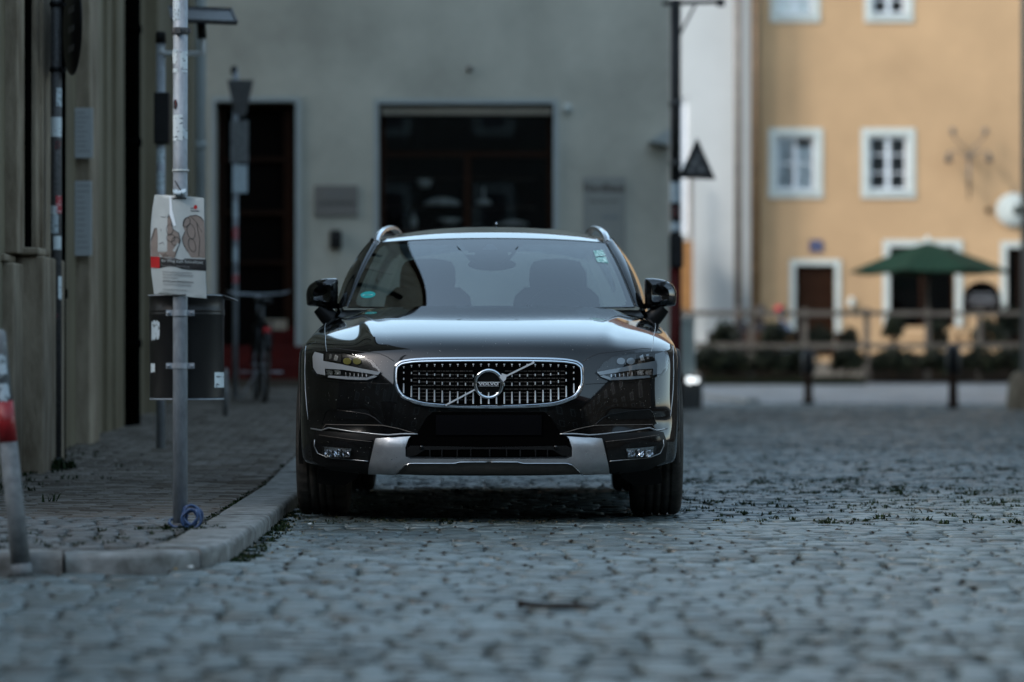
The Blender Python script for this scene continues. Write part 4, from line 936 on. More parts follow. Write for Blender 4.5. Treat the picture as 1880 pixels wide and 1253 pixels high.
def bicycle(loc, rz, lab):
    b = empty('bicycle', loc, lab, 'bicycle', rz=rz)
    for y, nm in ((-.52,'rear_wheel'),(.53,'front_wheel')):
        wr = .34; tyre = MB(); n = 36; P = []
        for k in range(n):
            a = 6.283*k/n; P.append([(.02*math.cos(t), y+(wr+.02*math.sin(t))*math.cos(a), wr+.01+(wr+.02*math.sin(t))*math.sin(a)) for t in [6.283*j/8 for j in range(8)]])
        P.append(P[0]); tyre.grid(P, wrap=True); wo = tyre.build(nm, M['rubber'], b)
        g = MB()
        for k in range(18): a = 6.283*k/18; g.tube([(.02*(-1)**k,y,wr+.01),(0,y+.32*math.cos(a),wr+.01+.32*math.sin(a))], .002, 4, cap=False)
        g.tube([(-.05,y,wr+.01),(.05,y,wr+.01)], .014, 8); g.build('spokes', M['galv'], wo)
        mg = MB(); mg.grid([[(sx, y+(.385)*math.cos(a), .35+.385*math.sin(a)) for sx in (-.03,0,.03)] for a in [R(20+k*10) for k in range(15)]]); mg.build('mudguard', M['blackmetal'], b, solid=.003)
    f = MB(); bb = (0,-.08,.28); st = (0,-.24,.78); hd = (0,.36,.86); hb = (0,.40,.70); ax = (0,-.52,.35); fx = (0,.53,.35)
    for p_, q_, r_ in ((bb,st,.016),(st,hd,.016),(bb,hb,.02),(hd,hb,.02),(bb,(.05,-.52,.35),.01),(bb,(-.05,-.52,.35),.01),(st,(.05,-.52,.35),.009),(st,(-.05,-.52,.35),.009),(hb,(.05,.53,.35),.012),(hb,(-.05,.53,.35),.012)): f.tube([p_,q_], r_, 8)
    f.build('frame', M['blackmetal'], b)
    MB().tube([st,(0,-.28,.92)], .013, 8).build('seat_post', M['galv'], b)
    MB().ball((0,-.30,.95), .1, 14, 8, sc3=(.9,1.4,.35)).build('saddle', M['satin'], b)
    hbz = MB().tube([hd,(0,.34,1.02)], .014, 8).tube([(-.30,.22,1.05),(-.22,.30,1.03),(0,.36,1.02),(.22,.30,1.03),(.30,.22,1.05)], .012, 8).build('handlebar', M['galv'], b)
    for s in (-1,1): MB().tube([(s*.30,.22,1.05),(s*.30,.10,1.05)], .017, 8).build('grip', M['rubber'], hbz)
    MB().box(-.07,.07,-.72,-.38,.74,.752).tube([(.06,-.7,.74),(.05,-.52,.36)], .006, 6).tube([(-.06,-.7,.74),(-.05,-.52,.36)], .006, 6).build('rack', M['blackmetal'], b)
    MB().box(-.035,.035,-.76,-.72,.62,.70).build('rear_light', M['red'], b, bevel=.008); MB().box(-.02,.02,-.765,-.757,.54,.60).build('reflector', M['paper'], b)
    MB().tube([(-.17,-.08,.28),(-.06,-.08,.28),(.06,-.08,.28),(.17,-.08,.28)], .008, 6).box(-.2,-.13,-.12,-.04,.27,.29).box(.13,.2,-.12,-.04,.27,.29).build('crank', M['galv'], b)
    MB().tube([(-.04,-.2,.3),(-.22,-.26,.02)], .007, 6).build('kickstand', M['galv'], b)
    return b
q = px(466, 725, 29.6); bicycle((q.x, 30.4, gz(30)), R(9), 'dark bicycle with a red rear light parked before the doorway left of the car')
# pale marker stub right of the bin
q = px(414, 745, 27); r = empty('stub_post', (q.x, 27, gz(27)), 'short pale post standing on the pavement right of the litter bin', 'post')
MB().tube([(0,0,0),(0,0,.38)], .022, 14).build('post', M['dirtywhite'], r); MB().ball((0,0,.38), .022, 12, 6).build('cap', M['dirtywhite'], r)

# ---- street pole with triangular sign, right of the grey house corner
Yk = 36.6; q = px(1240, 700, Yk); r = empty('street_pole', (q.x, Yk, 0), 'thick black and dark red pole with a triangular sign at the grey house corner', 'pole')
Z = lambda v: zpx(v, Yk); X = lambda u: (u-1240)*Yk/F
MB().tube([(0,0,Z(495)),(0,0,4.9)], .062, 18).build('upper_post', M['blackmetal'], r)
MB().tube([(0,0,-.05),(0,0,Z(492))], .070, 18).build('lower_post', M['redwood'], r)
MB().box(X(1229),X(1254),-.10,.10,Z(492),Z(432)).build('switch_box', M['blackmetal'], r, bevel=.015)
MB().bar((X(1216),0,Z(7)), (X(1328),0,Z(3)), .06, .045).box(X(1316),X(1330),-.04,.04,Z(12),Z(-2)).build('cross_arm', M['blackmetal'], r)
MB().bar((X(1249),0,Z(62)), (X(1276),0,Z(10)), .03, .03).build('brace', M['blackmetal'], r)
for v1, v0, mk in ((372,335,'stick2'),(400,380,'stickblk'),(425,408,'stick2')): arc_patch('sticker', .0635, -70, 70, Z(v1), Z(v0), M[mk], r, torn=.01)
for v in (190, 300): MB().lathe([(.062,Z(v)-.03),(.072,Z(v)-.03),(.072,Z(v)+.03),(.062,Z(v)+.03)], n=16).build('clamp', M['darkmetal'], r)
def prism(pts, y0, y1, name, m_, parent):
    n = len(pts); return MB().add([(x,y0,z) for x,z in pts]+[(x,y1,z) for x,z in pts], [tuple(range(n)), tuple(range(2*n-1,n-1,-1))]+[(i,n+i,n+(i+1)%n,(i+1)%n) for i in range(n)]).build(name, m_, parent)
T3 = [(X(1244),Z(328)),(X(1313),Z(331)),(X(1279),Z(254))]
ts = prism(T3, -.10, -.08, 'triangle_sign', M['blackmetal'], r)
cx = sum(t[0] for t in T3)/3; cz = sum(t[1] for t in T3)/3
sh = lambda k, dx=0, dz=0: [(cx+(x-cx)*k+dx, cz+(z-cz)*k+dz) for x, z in T3]
prism(sh(.62), -.104, -.101, 'sign_panel', M['darkmetal'], ts)
for dx, dz, k in ((-.03,.02,.16),(.05,-.05,.14),(-.07,-.07,.12),(.02,.09,.10)): prism(sh(k,dx,dz), -.108, -.105, 'sign_mark', M['greyink'], ts)

# ---- white pillar with lamps, standing in for an unidentified white object, beyond the pole
Yw = 50.0; q = px(1266, 715, Yw); r = empty('white_pillar', (q.x, Yw, 0), 'narrow white stand-in pillar with two bright lamps near its dark foot beyond the black pole', 'pillar')
Z = lambda v: zpx(v, Yw); X = lambda u: (u-1266)*Yw/F
MB().box(X(1246),X(1275),-.12,.12,Z(690),Z(592)).box(X(1243),X(1277),-.14,.14,Z(592),Z(583)).build('pillar_body', M['whitetrim'], r, bevel=.02)
MB().box(X(1240),X(1289),-.16,.16,-.02,Z(690)).build('foot', M['darkmetal'], r, bevel=.03)
for u, rr_ in ((1265,.05),(1277,.038)): MB().ball((X(u),-.18,Z(698)), rr_, 14, 10).build('lamp', M['lampon'], r)

# ---- dark kerb at the ramp
a = px(1255, 722, 58.2); b = px(1385, 741, 56.1)
k_ = MB(); k_.bar((a.x, 58.3, .09), (b.x, 56.3, .02), .25, .12); k_.build('kerb', M['kerb'])['kind'] = 'structure'

# ---- bollards
def bollard(u, v0, v1, Y, lab, lean=0):
    q = px(u, v1, Y); H_ = (v1-v0)*Y/F; r = empty('bollard', (q.x, Y, q.z), lab, 'bollard', 'bollards along the end of the cobbled square')
    MB().lathe([(.11,-.03),(.11,.05),(.08,.08),(.07,H_*.45),(.08,H_*.5),(.075,H_*.55)], n=18).build('shaft', M['brownwood'], r)
    MB().lathe([(.075,H_*.55),(.115,H_*.60),(.12,H_*.9),(.08,H_*.97),(0,H_)], n=18).build('head', M['blackmetal'], r)
    return r
bollard(1484, 640, 742, 55.2, 'dark bollard below the brown door, left of the two on the square')
bollard(1750, 632, 751, 50.8, 'dark bollard in front of the terrace, right of the two on the square')
# guard stone at the right edge
q = px(1872, 752, 49.6); g = MB().lathe([(.22,-.05),(.21,.15),(.17,.42),(.09,.56),(0,.60)], n=20, wob=lambda r_, h, k: r_*(1+.05*math.sin(k*1.7+h*9))); o = g.build('guard_stone', M['stone']); o.location = (q.x, 49.6, 0); tag(o, 'rounded dark guard stone at the house corner at the right edge', 'guard stone')

# ---- terrace: fence, planters, umbrella, board, people
Yt2 = 61.0; zt = .33
r = empty('terrace_fence', (0, Yt2, 0), 'grey timber rail fence along the terrace behind the square', 'fence')
X = lambda u, Y=Yt2: (u-940)*Y/F; Z = lambda v, Y=Yt2: zpx(v, Y)
for v0, v1 in ((571, 580), (630, 639)):
    us = [1252, 1380, 1478, 1592, 1704, 1800, 1900]
    for a, b in zip(us, us[1:]): MB().box(X(a)+.005, X(b)-.005, -.03, .03, Z(v1)+random.uniform(-.01,.01), Z(v0)+random.uniform(-.01,.01)).build('rail', M['fencewood'], r)
for u in (1252, 1380, 1478, 1592, 1704, 1800, 1900): MB().box(X(u)-.05, X(u)+.05, .031, .12, .25, Z(566)).build('post', M['fencewood'], r)
def bush(name, u, v0, v1, wpx, Y, lab, m_='leaf', n=260, cat='plant', pot=False):
    q = px(u, v1, Y); H_ = (v1-v0)*Y/F; W_ = wpx*Y/F/2; r = empty(name, (q.x, Y, q.z), lab, cat); rr = random.Random(u)
    if pot: MB().lathe([(W_*.35,-.02),(W_*.5,.28),(W_*.54,.28),(W_*.54,.33),(W_*.46,.33),(W_*.4,.25),(0,.25)], n=16).build('pot', M['brownwood'], r)
    g = MB(); b0 = .3 if pot else 0
    for _ in range(5): a = rr.uniform(0,6.28); g.tube([(0,0,0),(W_*.2*math.cos(a),W_*.2*math.sin(a),H_*.5),(W_*.6*math.cos(a),W_*.5*math.sin(a),H_*.9)], [.02,.012,.005], 5, cap=False)
    g.build('stem', M['bark'], r); g = MB()
    for _ in range(n):
        a = rr.uniform(0,6.28); ph = math.acos(rr.uniform(-.6,1)); k = rr.uniform(.2,1)**.5*(1+.18*math.sin(3*a+ph*2)); c = Vector((W_*k*math.sin(ph)*math.cos(a), W_*k*math.sin(ph)*math.sin(a), b0+(H_-b0)*(.48+.5*k*math.cos(ph)))); d1 = Vector((rr.gauss(0,1),rr.gauss(0,1),rr.gauss(0,1))).normalized(); d2 = d1.orthogonal().normalized(); s_ = rr.uniform(.045,.095)
        g.add([c-d1*s_, c+d2*s_*.5, c+d1*s_, c-d2*s_*.5], [(0,1,2,3)])
    g.build('foliage', M[m_], r); return r
for k, (u, v0, v1, wd, lab) in enumerate(((1300,635,694,84,'dark green low plant at the left end of the terrace fence'),(1345,640,694,70,'low green plant below the fence between the first posts'),(1410,640,692,70,'dark low plant below the fence under the seated people'),(1470,636,694,60,'dense dark plant below the fence in front of the brown door'),(1555,640,688,60,'small bush below the fence right of the door'),(1640,640,692,80,'broad dark bush under the umbrella behind the fence'),(1720,640,693,70,'dark bush below the umbrella pole'),(1800,638,690,80,'dark bush below the blackboard sign'),(1855,636,690,60,'dark bush at the right end of the fence'))):
    bush('shrub', u, v0, v1, wd, 60.4+.2*(k%2), lab, n=420)
for k, (u, v0, v1, wd, lab) in enumerate(((1330,590,655,50,'dark upright plant behind the left end of the fence'),(1425,592,655,60,'dark bushy plant behind the fence between the two seated people'),(1500,598,655,60,'dark bushy plant behind the fence right of the brown door frame'),(1560,602,655,30,'small reddish dark plant behind the fence right of the door'),(1722,590,655,40,'dark upright plant behind the fence right of the parasol pole'),(1815,580,655,60,'broad dark plant behind the fence below the blackboard'))):
    bush('terrace_plant', u, v0, v1, wd, 62.6+.15*(k%3), lab, n=420)
bush('potted_plant', 1640, 578, 660, 36, 63.5, 'upright dark potted plant behind the fence under the umbrella', pot=True)
bush('potted_plant', 1850, 560, 650, 50, 66, 'tall dark potted plant at the right end of the terrace', pot=True)
g = MB(); x0, x1 = X(1262), X(1575); rr = random.Random(5)
for _ in range(5200):
    x = rr.uniform(x0, x1); y_ = rr.uniform(59.6, 62.2); s_ = rr.uniform(.06,.18); g.add([(x-.012,y_,.3),(x+.012,y_,.3),(x+rr.uniform(-.06,.06),y_+rr.uniform(-.04,.04),.3+s_)], [(0,1,2)])
g.build('grass_strip', M['leaf'])['kind'] = 'stuff'
for u0, u1, lab in ((1285,1376,'dark timber planter trough under the left end of the fence'),(1384,1474,'dark timber planter trough under the fence near the brown downpipe'),(1600,1698,'dark timber planter trough under the fence left of the parasol pole'),(1708,1796,'dark timber planter trough under the fence right of the parasol pole'),(1804,1880,'dark timber planter trough at the right end of the fence')):
    x0, x1, z0_, z1_ = prect(u0, 652, u1, 690, 61.6); tr_ = empty('planter_trough', ((x0+x1)/2, 61.6, .33), lab, 'planter')
    MB().box(-(x1-x0)/2, (x1-x0)/2, 0, .4, 0, z1_-.33).build('trough', M['troughs'], tr_, bevel=.015); MB().box(-(x1-x0)/2+.04, (x1-x0)/2-.04, .04, .36, z1_-.33, z1_-.30).build('soil', M['joint'], tr_)
# umbrella
Yu = 66.0; q = px(1703, 690, Yu); r = empty('parasol', (q.x, Yu, .45), 'large dark green parasol open over the terrace', 'parasol')
zu = lambda v: zpx(v, Yu)-.45; Rr = 150*Yu/F
MB().tube([(0,0,0),(0,0,zu(446))], .028, 12).build('pole', M['fencewood'], r)
MB().box(-.3,.3,-.3,.3,-.02,.08).build('base', M['stone'], r, bevel=.02)
cz_ = zu(446); ez = zu(499); n = 8
can = MB()
P = []
for k in range(7):
    t = k/6; rad = Rr*t; z = cz_+(ez-cz_)*(t**1.15)
    row = []
    for j in range(n*4):
        a = 6.283*j/(n*4)+.39; f_ = (j%4)/4; sag = 1-.06*math.sin(math.pi*f_)*t; row.append((rad*sag*math.cos(a)/1, rad*sag*math.sin(a), z-.05*math.sin(math.pi*f_)*t))
    P.append(row)
can.grid(P, wrap=True, smooth=False); can.build('canopy', M['canopy'], r, solid=.01)
for j in range(n): a = 6.283*j/n+.39; MB().tube([(0,0,cz_-.03),(Rr*.98*math.cos(a),Rr*.98*math.sin(a),ez-.02)], .012, 6).build('rib', M['fencewood'], r)
MB().lathe([(.05,cz_-.02),(.07,cz_+.02),(.05,cz_+.10),(.02,cz_+.14),(0,cz_+.16)], n=14).build('finial', M['whitetrim'], r)
# arched blackboard
Yb2 = 65.0; x0, x1, z0_, z1_ = prect(1767, 516, 1838, 578, Yb2); W_ = (x1-x0)/2; r = empty('arched_board', ((x0+x1)/2, Yb2, z0_-.55), 'arched blackboard with chalk writing at the right of the parasol', 'board')
b0 = .55; hh = z1_-z0_
arch = [(-W_,b0),(W_,b0),(W_,b0+hh*.45)]+[(W_*math.cos(t), b0+hh*.45+hh*.55*math.sin(t)) for t in [math.pi*k/12 for k in range(1,12)]]+[(-W_,b0+hh*.45)]
prism(arch, -.02, .02, 'board', M['brownwood'], r); prism([(x*.9, b0+.03+(z-b0)*.92) for x, z in arch], -.026, -.021, 'slate', M['blackroom'], r)
g = MB()
for k, (zz, w_) in enumerate(((.42,.22),(.33,.3),(.24,.26))):
    pts = [(-w_+2*w_*t, -.03, b0+zz*hh/.7+.02*math.sin(t*37+k)) for t in np.linspace(0,1,40)]; g.tube(pts, .011, 4, cap=False)
g.build('chalk_writing', M['chalk'], r)
MB().box(-W_*.8,-W_*.7,0,.03,0,b0).build('leg', M['brownwood'], r); MB().box(W_*.7,W_*.8,0,.03,0,b0).build('leg', M['brownwood'], r)
# tables, chairs
def chair(x, y, rz, lab):
    c = empty('terrace_chair', (x, y, .45), lab, 'chair', 'chairs on the terrace', rz)
    MB().box(-.21,.21,-.21,.21,.43,.46).build('seat', M['brownwood'], c, bevel=.008)
    MB().box(-.21,.21,.19,.22,.60,.88).build('backrest', M['brownwood'], c, bevel=.008)
    for sx in (-1,1):
        MB().bar((sx*.19,-.19,0),(sx*.18,-.18,.43),.03,.03).build('leg', M['blackmetal'], c); MB().bar((sx*.19,.22,0),(sx*.19,.2,.88),.03,.03).build('leg', M['blackmetal'], c)
def table(x, y, lab):
    c = empty('terrace_table', (x, y, .45), lab, 'table', 'tables on the terrace')
    MB().box(-.4,.4,-.4,.4,.72,.75).build('table_top', M['copper'], c, bevel=.008); MB().tube([(0,0,0),(0,0,.72)], .03, 10).box(-.25,.25,-.03,.03,0,.03).box(-.03,.03,-.25,.25,.031,.06).build('stand', M['blackmetal'], c)
XT = lambda u, Y: (u-940)*Y/F
table(XT(1420,64.3), 64.3, 'square table between the seated people behind the fence'); table(XT(1700,65), 64.9, 'square table under the parasol'); table(XT(1790,64), 64.0, 'square table before the arched blackboard')
for u, Y_, rz, lab in ((1392,63.9,2.6,'chair of the dark-haired person at the left'),(1445,64.2,-2.4,'chair of the person with the red cap'),(1560,64.5,1.0,'empty brown chair right of the door'),(1660,64.2,1.6,'empty chair left of the table under the parasol'),(1740,64.4,-1.6,'empty chair right of the table under the parasol'),(1825,64.1,-1.7,'empty chair at the right table'),(1325,64.5,.5,'empty chair at the left end of the terrace')): chair(XT(u,Y_), Y_, rz, lab)
def person(u, Y, rz, lab, cloth, hairm, cap=None, lean=.1):
    r = empty('person', (XT(u,Y), Y, .45), lab, 'person', rz=rz)
    V = [(0,0,.52),(0,.0,.72),(0,-.03-lean*.3,.98),(0,-.04-lean*.5,1.07),(0,-.06-lean*.6,1.17),
         (.17,-.02-lean*.4,.98),(.24,-.10-lean,.74),(.10,-.34-lean,.76),(-.17,-.02-lean*.4,.98),(-.24,-.10-lean,.74),(-.10,-.34-lean,.78),
         (.09,-.02,.50),(.11,-.44,.50),(.11,-.42,.08),(.11,-.54,.04),(-.09,-.02,.50),(-.11,-.44,.50),(-.11,-.42,.08),(-.11,-.54,.04)]
    E = [(0,1),(1,2),(2,3),(3,4),(2,5),(5,6),(6,7),(2,8),(8,9),(9,10),(0,11),(11,12),(12,13),(13,14),(0,15),(15,16),(16,17),(17,18)]
    Rd = [.14,.14,.13,.055,.06,.06,.045,.035,.06,.045,.035,.09,.07,.045,.04,.09,.07,.045,.04]
    me = bpy.data.meshes.new('body'); me.from_pydata(V, E, []); me.materials.append(cloth); o = link(bpy.data.objects.new('body', me)); o.parent = r
    sk = o.modifiers.new('skin', 'SKIN'); ss = o.modifiers.new('s', 'SUBSURF'); ss.levels = 1; ss.render_levels = 1
    me.skin_vertices[0].data[0].use_root = True
    for i, rd in enumerate(Rd): me.skin_vertices[0].data[i].radius = (rd, rd*.8)
    hx = (0, -.08-lean*.6, 1.27)
    hd = MB().ball(hx, .1, 16, 12, sc3=(.8,.95,1.2)).ball((0,hx[1]-.10,1.26), .018, 8, 6, sc3=(.8,1,1.4)).ball((.083,hx[1],1.26), .025, 8, 6, sc3=(.4,.8,1.2)).ball((-.083,hx[1],1.26), .025, 8, 6, sc3=(.4,.8,1.2)).build('head', M['skin'], r)
    MB().ball((hx[0],hx[1]+.02,hx[2]+.03), .112, 16, 12, sc3=(.85,.98,1.12)).ball((0,hx[1]+.07,hx[2]-.05), .08, 12, 8, sc3=(1,.7,1.2)).build('hair', hairm, r)
    for sx in (-1,1):
        MB().ball((sx*.03,hx[1]-.092,1.29), .008, 8, 6).build('eye', M['ink'], r)
        MB().ball((sx*.10,-.36-lean,.775), .035, 10, 8, sc3=(.8,1.3,.6)).build('hand', M['skin'], r)
    if cap: MB().ball((hx[0],hx[1],hx[2]+.06), .117, 16, 8, sc3=(.86,1.0,.8)).build('cap', cap, r)
    return r
person(1393, 63.9, R(150), 'dark-haired person in dark clothes seated behind the fence near the brown downpipe', M['darkcloth'], M['hair'])
person(1443, 64.2, R(-130), 'person with red cap and pale blue top seated behind the fence by the door', M['bluecloth'], M['hair'], M['redcloth'])
person(1372, 64.8, R(200), 'person in black seated low at the left end of the terrace fence', M['darkcloth'], M['hair'], None, .5)
# ================================================================ THE CAR
XC, YC = -.11, 16.0
car = empty('parked_car', (XC, YC, 0), 'black estate car with chrome grille parked facing the viewer at the kerb', 'car')
CAMP = Vector((-XC, -YC, CH))
def cp(u, v, ly):                          # measured point -> car coordinates
    Y = YC+ly; return Vector(((u-HU)*Y/F-XC, ly, CH-(v-HV)*Y/F))
def part(mb, name, m_, parent=car, **k): return mb.build(name, m_, parent, **k)
# rows of the nose and bonnet: centre y, centre z | end x, y, z | plan exponent | droop exponent
RW = [(-.800,.222,.890,-.40,.275,3.2,3),(-.862,.232,.902,-.41,.285,3.0,3),(-.890,.262,.910,-.42,.310,2.9,3),(-.902,.33,.914,-.42,.37,2.8,3),
 (-.905,.42,.916,-.42,.45,2.7,3),(-.900,.51,.918,-.42,.53,2.6,3),(-.890,.60,.918,-.42,.61,2.5,3),(-.875,.69,.918,-.42,.69,2.4,3),
 (-.858,.752,.918,-.42,.748,2.35,3),(-.846,.787,.917,-.41,.785,2.35,3),(-.835,.812,.916,-.40,.805,2.35,3),(-.815,.834,.913,-.37,.820,2.35,3),
 (-.775,.853,.909,-.32,.833,2.4,3),(-.70,.876,.910,-.24,.850,2.5,3.2),(-.58,.901,.900,-.13,.872,2.6,3.4),(-.42,.931,.889,.0,.894,2.8,3.6),
 (-.22,.963,.877,.16,.918,3.0,3.8),(.0,.993,.866,.34,.942,3.0,4),(.20,1.015,.855,.52,.962,3.0,4),(.36,1.030,.845,.68,.976,3.0,4),(.50,1.040,.838,.80,.985,3.0,4)]
def bspl(A, k, t):
    n = len(A); P = [A[max(0, min(n-1, k+j-1))] for j in range(4)]
    b = ((1-t)**3/6, (3*t**3-6*t*t+4)/6, (-3*t**3+3*t*t+3*t+1)/6, t**3/6)
    return [sum(b[j]*P[j][c] for j in range(4)) for c in range(len(P[0]))]
def sst(a, b, x): t = max(0, min(1, (x-a)/(b-a))); return t*t*(3-2*t)
NX = 72; rowsP = []
ext = [RW[0]]+RW+[RW[-1]]
for k in range(0, len(RW)):
    for j in range(4):
        if k == len(RW)-1 and j > 0: break
        y0, z0_, xe, ye, ze, n_, q_ = bspl(RW, k, j/4)
        row = []
        for i in range(-NX, NX+1):
            ph = i/NX*math.pi/2; s_, c_ = abs(math.sin(ph)), max(0, math.cos(ph))
            x = xe*s_**(2/n_)*(1 if i >= 0 else -1); rel = abs(x)/xe
            y = ye+(y0-ye)*c_**(2/n_); z = z0_+(ze-z0_)*rel**q_
            hoodness = sst(.80, .90, z0_)
            # raised centre of the bonnet with a crease either side, sunk towards the wings
            e = .60+.14*sst(-.8,.4,y0)
            z += hoodness*(.014*(1-sst(e-.10, e+.10, rel)) + .010*math.exp(-((rel-e-.02)/.055)**2))
            # air curtain hollow and bumper shelf on the front
            if z0_ < .75:
                hx = sst(.50,.60,abs(x))*(1-sst(.84,.90,abs(x))); hz = math.exp(-((z-.475)/.055)**2); y += .020*hx*hz
                y += .030*math.exp(-((z-.30)/.05)**2)*sst(.60,.72,abs(x))*(1-sst(.86,.91,abs(x)))
                y -= .012*sst(.42,.36,z)*(1-sst(.45,.6,abs(x)))
            row.append((x, y, z))
        rowsP.append(row)
body_mb = MB().grid(rowsP)
BV = BVHTree.FromPolygons([Vector(v) for v in body_mb.v], body_mb.f)
end_curve = [r_[-1] for r_ in rowsP]
# ---- side panels: x follows height; arches cut; shoulder joins the bonnet end curve
def shoulder(y):                            # (x, z) of the upper edge of the side
    if y <= .80:
        best = min(end_curve, key=lambda p_: abs(p_[1]-y) + (0 if p_[2] > .80 else 5)); 
        C_ = [p_ for p_ in end_curve if p_[2] > .815]
        for a_, b_ in zip(C_, C_[1:]):
            if a_[1] <= y <= b_[1]: t = (y-a_[1])/(b_[1]-a_[1]+1e-9); return a_[0]+(b_[0]-a_[0])*t, a_[2]+(b_[2]-a_[2])*t
        return C_[0][0], C_[0][2]
    t = (y-.80)/3.0; return .838-.045*sst(.4,1,t), .985+.035*sst(0,1,t)
def side_x(y, f):                          # f 0 bottom .. 1 shoulder
    xs, zs = shoulder(y); zb = .27 if f == 0 else .27
    z = .27+(zs-.27)*f
    bulge = .932 if y < 3.6 else .932-.10*sst(3.6,4.05,y)
    pr = [(0,.885),(.12,.915),(.35,.922),(.62,.930),(.80,.932),(.90,.922),(1,None)]
    if f <= .9:
        for (a, xa), (b, xb) in zip(pr, pr[1:]):
            if a <= f <= b: x = xa+(xb-xa)*sst(a, b, f); break
    else: t = (f-.9)/.1; x = .922+(xs-.922)*t**1.3
    if f == 1: x = xs
    arch = .012*max(math.exp(-((y)/.42)**2), math.exp(-((y-2.94)/.42)**2))*sst(.3,.6,f)*(1-sst(.8,1,f))
    return x*(bulge/.932)+arch*(1 if y > 0 else max(0, 1+y/.3)) - .075*min(0,y)**2*(f < 1), z
side = MB(); ys_ = np.concatenate([np.linspace(-.42, 4.05, 112)]); fs_ = np.linspace(0, 1, 26)
for sgn in (1, -1):
    P = [[(sgn*side_x(y, f)[0], y, side_x(y, f)[1]) for y in ys_] for f in fs_]
    nr, nc = len(P), len(P[0]); vs = [p_ for r_ in P for p_ in r_]; ff = []
    for i in range(nr-1):
        for j in range(nc-1):
            q = [i*nc+j, i*nc+j+1, (i+1)*nc+j+1, (i+1)*nc+j]; cy = sum(vs[a][1] for a in q)/4; czz = sum(vs[a][2] for a in q)/4
            if any(math.hypot(cy-w0, czz-.37) < .425 for w0 in (0, 2.94)): continue
            ff.append(tuple(q if sgn < 0 else q[::-1]))
    side.add(vs, ff, 0, True)
# rear end
rr_ = []
for zc, y_, xw in ((.27,4.00,.84),(.35,4.06,.86),(.6,4.08,.87),(.85,4.05,.85),(1.02,3.98,.79)):
    rr_.append([(xw*math.sin(t), y_-.03-(.14)*(1-math.cos(t)), zc) for t in np.linspace(-1.57,1.57,17)])
side.grid(rr_)
nb = MB(); nb.add(body_mb.v, body_mb.f, 0, True); nb.add(side.v, side.f, 0, True)
body = part(nb, 'body', M['paint'])
# ---- wheel arch cladding
for w0 in (0, 2.94):
    for sgn in (1, -1):
        rows = []
        for k in range(37):
            a = R(-12 + 204*k/36); dyx = lambda r_: .11*min(0, -r_*math.cos(a))**2*(w0 == 0); prof_ = [(.385,.890),(.386,.941),(.392,.949),(.43,.950),(.462,.946),(.470,.928)]
            rows.append([(sgn*(x-dyx(r_)), w0-r_*math.cos(a), max(.20, .365+r_*math.sin(a))) for r_, x in prof_])
        part(MB().grid(rows), 'arch_cladding', M['satin'])
        rows = [[(sgn*x, w0-.386*math.cos(R(-10+200*k/30)), max(.2,.365+.386*math.sin(R(-10+200*k/30)))) for x in (.93,.6)] for k in range(31)]
        part(MB().grid(rows), 'arch_liner', M['matte'])
for sgn in (1, -1):
    part(MB().box(min(sgn*.86,sgn*.935), max(sgn*.86,sgn*.935), .40, 2.54, .235, .34), 'sill_cladding', M['satin'], bevel=.015)
# underbody
part(MB().box(-.66,.66,-.72,3.9,.245,.30).box(-.80,.80,.42,2.5,.245,.32), 'underbody', M['matte'])
part(MB().box(-.62,.62,-.5,3.9,.30,.8), 'chassis_core', M['matte'])
# ---- overlays laid on the body surface
def hitpx(u, v):
    d_ = Vector(((u-HU)/F, 1, -(v-HV)/F)).normalized(); h_ = BV.ray_cast(CAMP, d_)
    if h_[0] is None:
        best = (9, None)
        for k in range(60):
            q_ = CAMP+d_*(14.9+k*.02); n_ = BV.find_nearest(q_)
            if n_[3] < best[0]: best = (n_[3], n_[0])
        return best[1].x, best[1].z
    return h_[0].x, h_[0].z
def onbody(x, z, off):
    h_ = BV.ray_cast(Vector((x, -2.5, z)), Vector((0,1,0)))
    if h_[0] is None:
        n_ = BV.find_nearest(Vector((x, -.6, z))); loc, nn = n_[0], n_[1]
    else: loc, nn = h_[0], h_[1]
    if nn.dot(Vector((0,-1,0))) < 0: nn = -nn
    return loc+nn*off
def resample(pts, st):
    out = []
    for a, b in zip(pts, pts[1:]+pts[:1]):
        k = max(1, int(math.dist(a, b)/st)); out += [(a[0]+(b[0]-a[0])*j/k, a[1]+(b[1]-a[1])*j/k) for j in range(k)]
    return out
def round_poly(P, it=2):
    for _ in range(it):
        Q = []
        for a, b in zip(P, P[1:]+P[:1]): Q += [(a[0]*.75+b[0]*.25, a[1]*.75+b[1]*.25), (a[0]*.25+b[0]*.75, a[1]*.25+b[1]*.75)]
        P = Q
    return P
